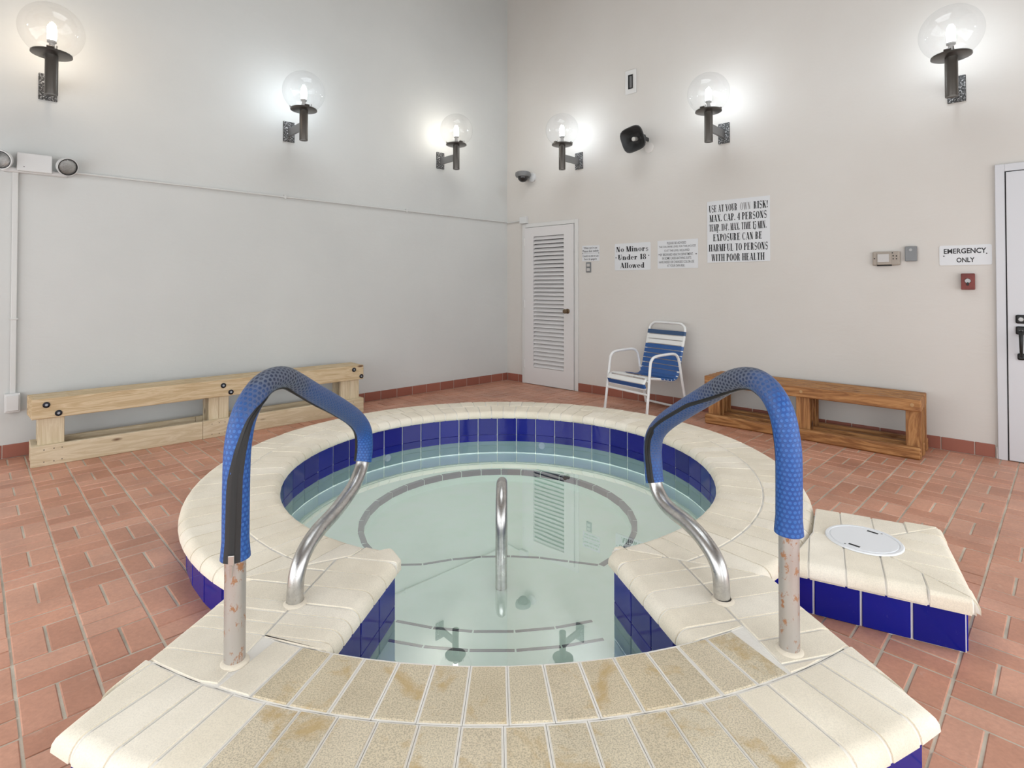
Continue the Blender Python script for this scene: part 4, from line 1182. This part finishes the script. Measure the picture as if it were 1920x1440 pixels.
# ================================================================ STRAP CHAIR
ch = empty('strap_chair', WR(2.325, 0, 0.395), ANG_R - 0.235, 'white tubular chair with blue and white vinyl straps between the louvered door and amber bench', 'chair')
for s in (-1, 1):
    p = [(s * 0.285, -0.30, 0.0), (s * 0.28, -0.262, 0.28), (s * 0.275, -0.235, 0.50), (s * 0.275, -0.215, 0.56), (s * 0.275, -0.16, 0.592), (s * 0.275, 0.0, 0.603), (s * 0.275, 0.105, 0.60), (s * 0.275, 0.155, 0.57),
         (s * 0.275, 0.185, 0.50), (s * 0.275, 0.235, 0.27), (s * 0.275, 0.30, 0.012)]
    bm = nb(); tube(bm, smooth_path(p, 5), 0.0135, 14, ref=Vector((1, 0, 0))); obj('arm_leg_loop', bm, 'tube_white', ch, smooth=50)
    bm = nb(); lathe(bm, [(0.016, 0), (0.016, 0.02), (0.0135, 0.024)], 12); obj('foot_cap', bm, 'strap_white', ch, (s * 0.285, -0.30, 0.0), smooth=40)
    bm = nb(); cyl(bm, (s * 0.275, 0.205, 0.41), (s * 0.238, 0.195, 0.41), 0.009, n=10); cyl(bm, (s * 0.277, -0.252, 0.355), (s * 0.238, -0.25, 0.362), 0.009, n=10); obj('frame_pin', bm, 'tube_white', ch)
bm = nb(); tube(bm, [Vector((-0.275, 0.292, 0.035)), Vector((0.275, 0.292, 0.035))], 0.012, 12); obj('stretcher', bm, 'tube_white', ch, smooth=50)
bm = nb(); tube(bm, [Vector((-0.28, -0.265, 0.235)), Vector((0.28, -0.265, 0.235))], 0.012, 12); obj('stretcher', bm, 'tube_white', ch, smooth=50)
prof = smooth_path([(0, -0.262, 0.285), (0, -0.283, 0.335), (0, -0.262, 0.368), (0, -0.20, 0.378), (0, 0.0, 0.352), (0, 0.10, 0.335), (0, 0.165, 0.345), (0, 0.205, 0.395), (0, 0.24, 0.52), (0, 0.288, 0.70), (0, 0.318, 0.815)], 8)
fr = []
left = [Vector((-0.238, p.y, p.z)) for p in prof]; right = [Vector((0.238, p.y, p.z)) for p in prof[::-1]]
top = smooth_path([(-0.238, 0.318, 0.815), (-0.228, 0.325, 0.850), (-0.19, 0.331, 0.878), (-0.14, 0.333, 0.887), (0.14, 0.333, 0.887), (0.19, 0.331, 0.878), (0.228, 0.325, 0.850), (0.238, 0.318, 0.815)], 5)
bm = nb(); tube(bm, left + top[1:-1] + right, 0.0125, 14, ref=Vector((1, 0, 0))); obj('seat_frame', bm, 'tube_white', ch, smooth=50)
bm = nb(); tube(bm, [left[0], right[-1]], 0.0125, 12); obj('front_bar', bm, 'tube_white', ch, smooth=50)
PL_ = [0.0]
for a, b in zip(prof, prof[1:]): PL_.append(PL_[-1] + (b - a).length)
def at_prof(s):
    for k in range(len(prof) - 1):
        if s <= PL_[k + 1]:
            t = (s - PL_[k]) / (PL_[k + 1] - PL_[k]); return prof[k] + (prof[k + 1] - prof[k]) * t, (prof[k + 1] - prof[k]).normalized()
    return prof[-1], (prof[-1] - prof[-2]).normalized()
tot = PL_[-1]
# from the front lip over the seat and up the back; None is a missing strap
straps = ['strap_blue', 'strap_white', 'strap_white', None, None, None, 'strap_blue', 'strap_blue', 'strap_blue', 'strap_blue', 'strap_blue', 'strap_blue', 'strap_blue', 'strap_blue', 'strap_blue', 'strap_blue', 'strap_blue', 'strap_white', 'strap_white', 'strap_navy']
pitch = (tot - 0.05) / (len(straps) - 1)
for i, mt in enumerate(straps):
    if mt is None: continue
    p, t = at_prof(0.02 + pitch * i); nrm = Vector((1, 0, 0)).cross(t)
    if i == 0: p, t = at_prof(0.035); nrm = Vector((1, 0, 0)).cross(t)
    bm = nb(); w = 0.0215; R_ = 0.0145
    sec = []
    # the strap is stretched across the frame and wrapped round both side tubes
    for x, o_, sc_ in [(-0.232, -1.0, 0.9), (-0.254, 0.0, 0.95), (-0.243, 0.85, 1), (-0.225, 1.0, 1), (0.0, 0.93, 1), (0.225, 1.0, 1), (0.243, 0.85, 1), (0.254, 0.0, 0.95), (0.232, -1.0, 0.9)]:
        c = Vector((x, p.y, p.z)) + nrm * (R_ * o_)
        sec.append([bm.verts.new(c + t * (w * k * sc_)) for k in (-1, 1)])
    for A_, B_ in zip(sec, sec[1:]): bm.faces.new((A_[0], A_[1], B_[1], B_[0]))
    o = obj('strap', bm, mt, ch); md = o.modifiers.new('thick', 'SOLIDIFY'); md.thickness = 0.004; md.offset = 0
bm = nb()
for k in range(7):
    M = Matrix.Translation((-0.17 + 0.034 * k, -0.13 + 0.012 * math.sin(k * 2.1), 0.368 - 0.003 * (k % 3))) @ Matrix.Rotation(0.5 * math.sin(k * 1.7), 4, 'Z')
    box(bm, (-0.026, -0.011, -0.004), (0.026, 0.011, 0.004), 0.003, 1, M)
obj('torn_strap', bm, 'rubber_black', ch)

# ================================================================ SIGNS
def ell(cx, cy, rx, ry, a0=0, a1=360, n=22):
    return [(cx + rx * math.cos(math.radians(a0 + (a1 - a0) * k / n)), cy + ry * math.sin(math.radians(a0 + (a1 - a0) * k / n))) for k in range(n + 1)]
class Serif:
    """high-contrast bold roman capitals and the few small letters the signs use, drawn as polygons; cap height 1"""
    T, H_, S = 0.245, 0.065, 0.06
    def __init__(s): s.p = []
    def r(s, x0, y0, x1, y1): s.p.append([(x0, y0), (x1, y0), (x1, y1), (x0, y1)])
    def q(s, *pts): s.p.append(list(pts))
    def ring(s, cx, cy, rx, ry, ix, iy, a0=0, a1=360):
        o = ell(cx, cy, rx, ry, a0, a1); i = ell(cx, cy, ix, iy, a0, a1)
        for k in range(len(o) - 1): s.p.append([o[k], o[k + 1], i[k + 1], i[k]])
    def st(s, x, w=None, y0=0.0, y1=1.0, top=True, bot=True):
        w = w or s.T; s.r(x, y0, x + w, y1); e = 0.06
        if bot: s.r(x - e, y0, x + w + e, y0 + s.S)
        if top: s.r(x - e, y1 - s.S, x + w + e, y1)
    def dg(s, xa, ya, xb, yb, w): s.q((xa - w / 2, ya), (xa + w / 2, ya), (xb + w / 2, yb), (xb - w / 2, yb))
    def sv(s, x, y, w=0.14): s.r(x - w / 2, y, x + w / 2, y + s.S)
    def path(s, pts):
        P = [(Vector((x, y)), w) for x, y, w in pts]
        for k in range(len(P) - 1):
            (a, wa), (b, wb) = P[k], P[k + 1]; d = (b - a).normalized(); n = Vector((-d.y, d.x))
            s.p.append([tuple(a - n * wa / 2), tuple(b - n * wb / 2), tuple(b + n * wb / 2), tuple(a + n * wa / 2)])
    def glyph(s, c):
        s.p = []; T, h, S = s.T, s.H_, s.S; w = 0.7
        def ess(x0, wd, y0, ht, tw, th):
            pts = []
            for k in range(29):
                a = k / 28
                if a < 0.5: t = math.radians(30 + 240 * a * 2); px, py = 0.5 + 0.42 * math.cos(t), 0.75 + 0.225 * math.sin(t)
                else: t = math.radians(90 - 240 * (a - 0.5) * 2); px, py = 0.5 + 0.42 * math.cos(t), 0.25 + 0.25 * math.sin(t) if True else 0
                ww = th + (tw - th) * max(0, 1 - abs(a - 0.5) * 5.2) + (tw - th) * 0.35 * (1 if a < 0.15 or a > 0.85 else 0)
                pts.append((x0 + px * wd, y0 + py * ht, ww))
            s.path(pts)
        if c == 'A': s.dg(0.10, 0, 0.36, 1, h); s.dg(0.60, 0, 0.35, 1, T); s.r(0.17, 0.27, 0.55, 0.27 + h); s.sv(0.10, 0, 0.18); s.sv(0.60, 0, 0.32); w = 0.72
        elif c == 'B': s.st(0.06); s.ring(0.26, 0.755, 0.32, 0.245, 0.14, 0.195, -90, 90); s.ring(0.26, 0.27, 0.36, 0.27, 0.17, 0.215, -90, 90); w = 0.66
        elif c == 'C': s.ring(0.36, 0.5, 0.34, 0.51, 0.15, 0.455, 50, 310); s.r(0.60, 0.66, 0.64, 1.0); s.r(0.60, 0.0, 0.64, 0.22); w = 0.70
        elif c == 'D': s.st(0.06); s.ring(0.26, 0.5, 0.42, 0.5, 0.21, 0.445, -90, 90); w = 0.72
        elif c in 'EF':
            s.st(0.06); s.r(0.2, 1 - h, 0.6, 1); s.r(0.56, 0.72, 0.6, 1); s.r(0.2, 0.5, 0.46, 0.5 + h); s.r(0.43, 0.38, 0.47, 0.66)
            if c == 'E': s.r(0.2, 0, 0.62, h); s.r(0.58, 0, 0.62, 0.28)
            w = 0.68
        elif c == 'H': s.st(0.06); s.st(0.52); s.r(0.2, 0.48, 0.6, 0.48 + h); w = 0.80
        elif c == 'I': s.st(0.06); w = 0.36
        elif c == 'K': s.st(0.06); s.dg(0.22, 0.40, 0.58, 1, h); s.dg(0.60, 0, 0.36, 0.62, T); s.sv(0.58, 1 - S, 0.2); s.sv(0.61, 0, 0.3); w = 0.76
        elif c == 'L': s.st(0.06); s.r(0.2, 0, 0.58, h); s.r(0.54, 0, 0.58, 0.34); w = 0.62
        elif c == 'M': s.st(0.06, h); s.dg(0.38, 0, 0.14, 1, T); s.dg(0.40, 0, 0.62, 1, h); s.st(0.58, T); s.r(0.0, 1 - S, 0.2, 1); w = 0.86
        elif c == 'N': s.st(0.08, h); s.dg(0.52, 0, 0.16, 1, T); s.st(0.54, h, top=True, bot=False); s.r(0.0, 1 - S, 0.2, 1); w = 0.72
        elif c == 'O': s.ring(0.37, 0.5, 0.36, 0.51, 0.15, 0.455); w = 0.74
        elif c == 'P': s.st(0.06); s.ring(0.26, 0.735, 0.34, 0.265, 0.15, 0.21, -90, 90); w = 0.62
        elif c == 'R': s.st(0.06); s.ring(0.26, 0.755, 0.32, 0.245, 0.14, 0.195, -90, 90); s.q((0.34, 0.5), (0.52, 0.5), (0.56, 0.1), (0.66, 0.0), (0.46, 0.0), (0.38, 0.2)); w = 0.70
        elif c == 'S': ess(0.02, 0.52, 0.0, 1.0, 0.21, 0.075); w = 0.56
        elif c == 'T': s.st(0.24, top=False); s.r(0.02, 1 - h, 0.66, 1); s.r(0.02, 0.72, 0.06, 1); s.r(0.62, 0.72, 0.66, 1); w = 0.68
        elif c == 'U': s.st(0.06, T, 0.3, 1.0, bot=False); s.st(0.55, h, 0.3, 1.0, bot=False); s.ring(0.33, 0.32, 0.27, 0.33, 0.10, 0.26, 180, 360); s.r(0.55, 0.28, 0.605, 0.35); w = 0.70
        elif c == 'W': s.dg(0.30, 0, 0.12, 1, T * 0.85); s.dg(0.34, 0, 0.47, 1, h); s.dg(0.66, 0, 0.46, 1, T * 0.85); s.dg(0.70, 0, 0.84, 1, h); s.sv(0.12, 1 - S, 0.28); s.sv(0.84, 1 - S, 0.18); s.sv(0.46, 1 - S, 0.26); w = 0.94
        elif c == 'X': s.dg(0.52, 0, 0.18, 1, T); s.dg(0.12, 0, 0.58, 1, h); s.sv(0.18, 1 - S, 0.3); s.sv(0.52, 0, 0.3); s.sv(0.12, 0, 0.18); s.sv(0.58, 1 - S, 0.18); w = 0.70
        elif c == 'Y': s.st(0.26, T, 0, 0.45, top=False); s.dg(0.34, 0.42, 0.14, 1, T); s.dg(0.40, 0.42, 0.60, 1, h); s.sv(0.15, 1 - S, 0.3); s.sv(0.60, 1 - S, 0.18); w = 0.70
        elif c == '0': s.ring(0.27, 0.5, 0.26, 0.51, 0.09, 0.455); w = 0.54
        elif c == '1': s.st(0.12, top=False); s.q((0.02, 0.82), (0.14, 0.86), (0.32, 1.0), (0.12, 0.97)); w = 0.40
        elif c == '4': s.st(0.30, T * 0.9, top=False); s.r(0.02, 0.25, 0.56, 0.25 + h * 1.2); s.dg(0.05, 0.27, 0.42, 1, h * 1.4); w = 0.58
        elif c == '5': s.r(0.08, 0.88, 0.48, 1.0); s.r(0.08, 0.5, 0.13, 1); s.ring(0.24, 0.31, 0.28, 0.32, 0.10, 0.25, -140, 110); w = 0.54
        elif c == '8': s.ring(0.28, 0.75, 0.23, 0.26, 0.09, 0.2); s.ring(0.28, 0.26, 0.27, 0.27, 0.10, 0.21); w = 0.56
        elif c == '.': s.p.append(ell(0.10, 0.10, 0.1, 0.1, n=12)[:-1]); w = 0.22
        elif c == '!': s.p.append(ell(0.13, 0.10, 0.1, 0.1, n=12)[:-1]); s.q((0.10, 0.28), (0.16, 0.28), (0.24, 0.92), (0.13, 1.02), (0.02, 0.92)); w = 0.30
        elif c == 'º': s.ring(0.12, 0.80, 0.12, 0.18, 0.05, 0.13); w = 0.26
        elif c == 'o': s.ring(0.28, 0.32, 0.27, 0.33, 0.10, 0.285); w = 0.56
        elif c == 'i': s.st(0.06, T * 0.85, 0, 0.64); s.p.append(ell(0.145, 0.86, 0.10, 0.10, n=12)[:-1]); w = 0.32
        elif c == 'n': s.st(0.05, T * 0.85, 0, 0.64); s.st(0.38, T * 0.85, 0, 0.45, top=False); s.ring(0.335, 0.42, 0.215, 0.235, 0.06, 0.17, 0, 150); w = 0.66
        elif c == 'r': s.st(0.05, T * 0.85, 0, 0.64); s.p.append(ell(0.38, 0.52, 0.1, 0.1, n=12)[:-1]); s.q((0.2, 0.45), (0.24, 0.42), (0.38, 0.62), (0.34, 0.65)); w = 0.50
        elif c == 's': ess(0.02, 0.42, 0.0, 0.66, 0.15, 0.06); w = 0.46
        elif c == 'd': s.ring(0.25, 0.32, 0.25, 0.33, 0.08, 0.285); s.st(0.36, T * 0.85, 0, 1.0, top=False); s.r(0.30, 0.95, 0.5, 1.0); w = 0.60
        elif c == 'e': s.ring(0.26, 0.32, 0.25, 0.33, 0.08, 0.285, 0, 320); s.r(0.14, 0.31, 0.5, 0.36); w = 0.53
        elif c == 'l': s.st(0.05, T * 0.85); w = 0.30
        elif c == 'w': s.dg(0.22, 0, 0.10, 0.64, T * 0.8); s.dg(0.25, 0, 0.37, 0.64, h); s.dg(0.52, 0, 0.37, 0.64, T * 0.8); s.dg(0.55, 0, 0.68, 0.64, h); s.sv(0.10, 0.6, 0.22); s.sv(0.68, 0.6, 0.16); s.sv(0.37, 0.6, 0.22); w = 0.76
        else: w = 0.26
        return s.p, w
SER = Serif()
def serif_line(text):
    x = 0.0; P = []
    for c in text:
        g, w = SER.glyph(c); P += [[(a + x, b) for a, b in poly] for poly in g]; x += w + 0.07
    return P, x - 0.07
def put_serif(par, text, x0, x1, z0, z1, mat='print_black', name='lettering'):
    P, W = serif_line(text); bm = nb()
    sx = (x1 - x0) / W; sz = z1 - z0
    for k, poly in enumerate(P):
        try: bm.faces.new([bm.verts.new((x0 + a * sx, 0, z0 + b * sz)) for a, b in poly])
        except ValueError: pass
    for f in bm.faces:
        f.normal_update()
        if f.normal.y > 0: f.normal_flip()
    me = bpy.data.meshes.new(name); bm.to_mesh(me); bm.free()
    return link(name, me, mat, par, (0, -0.0046, 0))
def put_sans(par, text, x0, x1, z0, z1, mat='print_black', bold=0.0, name='lettering'):
    cu = bpy.data.curves.new('t', 'FONT'); cu.body = text; cu.offset = bold; cu.resolution_u = 3
    o = bpy.data.objects.new('t', cu); COL.objects.link(o)
    me = bpy.data.meshes.new_from_object(o.evaluated_get(bpy.context.evaluated_depsgraph_get()))
    bpy.data.objects.remove(o); bpy.data.curves.remove(cu)
    xs = [v.co.x for v in me.vertices]; ys = [v.co.y for v in me.vertices]; ax, bx_ = min(xs), max(xs); ay, by = min(ys), max(ys)
    for v in me.vertices: v.co = (x0 + (v.co.x - ax) / (bx_ - ax) * (x1 - x0), 0.0, z0 + (v.co.y - ay) / (by - ay) * (z1 - z0))
    me.materials.clear(); me.name = name
    return link(name, me, mat, par, (0, -0.0046, 0))
def sign(s0, s1, z0, z1, label, rad=0.0):
    w, h = s1 - s0, z1 - z0
    r = empty('wall_sign', WR(s0, z0), ANG_R, label, 'sign')
    if rad:
        bm = nb(); poly = [(rad + (w - 2 * rad) * (i in (1, 2)) + rad * math.cos(t), rad + (h - 2 * rad) * (i in (2, 3)) + rad * math.sin(t)) for i, a in enumerate((PI, 1.5 * PI, 0, 0.5 * PI)) for t in (a + PI / 2 * k / 4 for k in range(5))]
        a = [bm.verts.new((x, -0.004, z)) for x, z in poly]; b = [bm.verts.new((x, 0, z)) for x, z in poly]
        bm.faces.new(a); bm.faces.new(b[::-1])
        for k in range(len(a)): bm.faces.new((a[k], a[(k + 1) % len(a)], b[(k + 1) % len(a)], b[k]))
    else: bm = boxbm((0, -0.004, 0), (w, 0, h))
    obj('panel', bm, 'sign_white', r)
    return r, w, h
def dots(par, pts, r=0.006):
    for x, z in pts:
        bm = nb(); cyl(bm, (x, -0.004, z), (x, -0.0065, z), r, n=10); obj('screw', bm, 'iron_black', par)
sg, w, h = sign(2.808, 3.415, 1.511, 2.130, 'large white sign starting USE AT YOUR OWN RISK in heavy black serif capitals')
CH_ = 0.070
def ln(par, w, h, t, f0, f1, fc, ch, fn=put_serif, **k): return fn(par, t, w * f0, w * f1, h * (1 - fc) - ch / 2, h * (1 - fc) + ch / 2, **k)
ln(sg, w, h, 'USE AT YOUR', 0.03, 0.50, 0.125, CH_); ln(sg, w, h, 'OWN', 0.545, 0.71, 0.125, CH_, mat='print_grey'); ln(sg, w, h, 'RISK!', 0.755, 0.975, 0.125, CH_)
ln(sg, w, h, 'MAX. CAP. 4 PERSONS', 0.04, 0.955, 0.280, CH_)
ln(sg, w, h, 'TEMP. 104º. MAX. TIME 15 MIN.', 0.03, 0.95, 0.435, CH_)
ln(sg, w, h, 'EXPOSURE CAN BE', 0.10, 0.885, 0.597, CH_)
ln(sg, w, h, 'HARMFUL TO PERSONS', 0.025, 0.97, 0.762, CH_)
ln(sg, w, h, 'WITH POOR HEALTH', 0.07, 0.915, 0.922, CH_)
dots(sg, [(0.105, 0.305), (0.47, 0.312)])
sg, w, h = sign(1.711, 2.167, 1.453, 1.758, 'white sign reading No Minors Under 18 Allowed in bold black serif letters', 0.014)
ln(sg, w, h, 'No Minors', 0.045, 0.945, 0.215, 0.060); ln(sg, w, h, 'Under 18', 0.095, 0.885, 0.515, 0.060); ln(sg, w, h, 'Allowed', 0.16, 0.83, 0.82, 0.060)
dots(sg, [(0.018, 0.145), (0.436, 0.158)])
sg, w, h = sign(2.252, 2.708, 1.463, 1.763, 'white sign of seven small lines about the chlorine level beside the large rules sign')
for t, a, b, c in (('PLEASE BE ADVISED', 0.25, 0.72, 0.105), ('THE CHLORINE LEVEL FOR THIS JACUZZI', 0.04, 0.95, 0.24), ('IS AT THE LEVEL REQUIRED', 0.18, 0.80, 0.375), ('BY BROWARD HEALTH DEPARTMENT.', 0.075, 0.89, 0.51),
                   ('IN SOME CASES-BATHING SUITS', 0.125, 0.84, 0.64), ('HAVE FADED OR CHANGED COLOR-USE', 0.04, 0.91, 0.775), ('AT YOUR OWN RISK.', 0.25, 0.69, 0.905)):
    ln(sg, w, h, t, a, b, c, 0.0265, put_sans, bold=0.004, mat='print_black')
dots(sg, [(0.02, 0.15), (0.437, 0.145)])
sg, w, h = sign(1.253, 1.498, 1.571, 1.757, 'small bilingual notice reading When not in use beside the louvered door')
for t, a, b, c, ch_ in (('When not in use', 0.09, 0.88, 0.14, 0.026), ('Please shut switch', 0.03, 0.96, 0.35, 0.028), ('Cuando no este en uso', 0.03, 0.96, 0.66, 0.026), ('Favor de apagarlo', 0.11, 0.86, 0.88, 0.030)):
    ln(sg, w, h, t, a, b, c, ch_, put_sans, bold=0.008)
for k in range(24):
    pass
obj('divider', boxbm((0.012, -0.0046, h * 0.495), (w - 0.012, -0.004, h * 0.51)), 'print_grey', sg)
dots(sg, [(0.006, h * 0.5), (w - 0.006, h * 0.5)], 0.005)
sg, w, h = sign(4.680, 4.992, 1.437, 1.590, 'white sign reading EMERGENCY ONLY in black block capitals next to the right door', 0.012)
ln(sg, w, h, 'EMERGENCY', 0.09, 0.90, 0.29, 0.040, put_sans, bold=0.022); ln(sg, w, h, 'ONLY', 0.335, 0.68, 0.745, 0.037, put_sans, bold=0.022)
dots(sg, [(0.028, 0.072), (0.282, 0.085)], 0.0045)
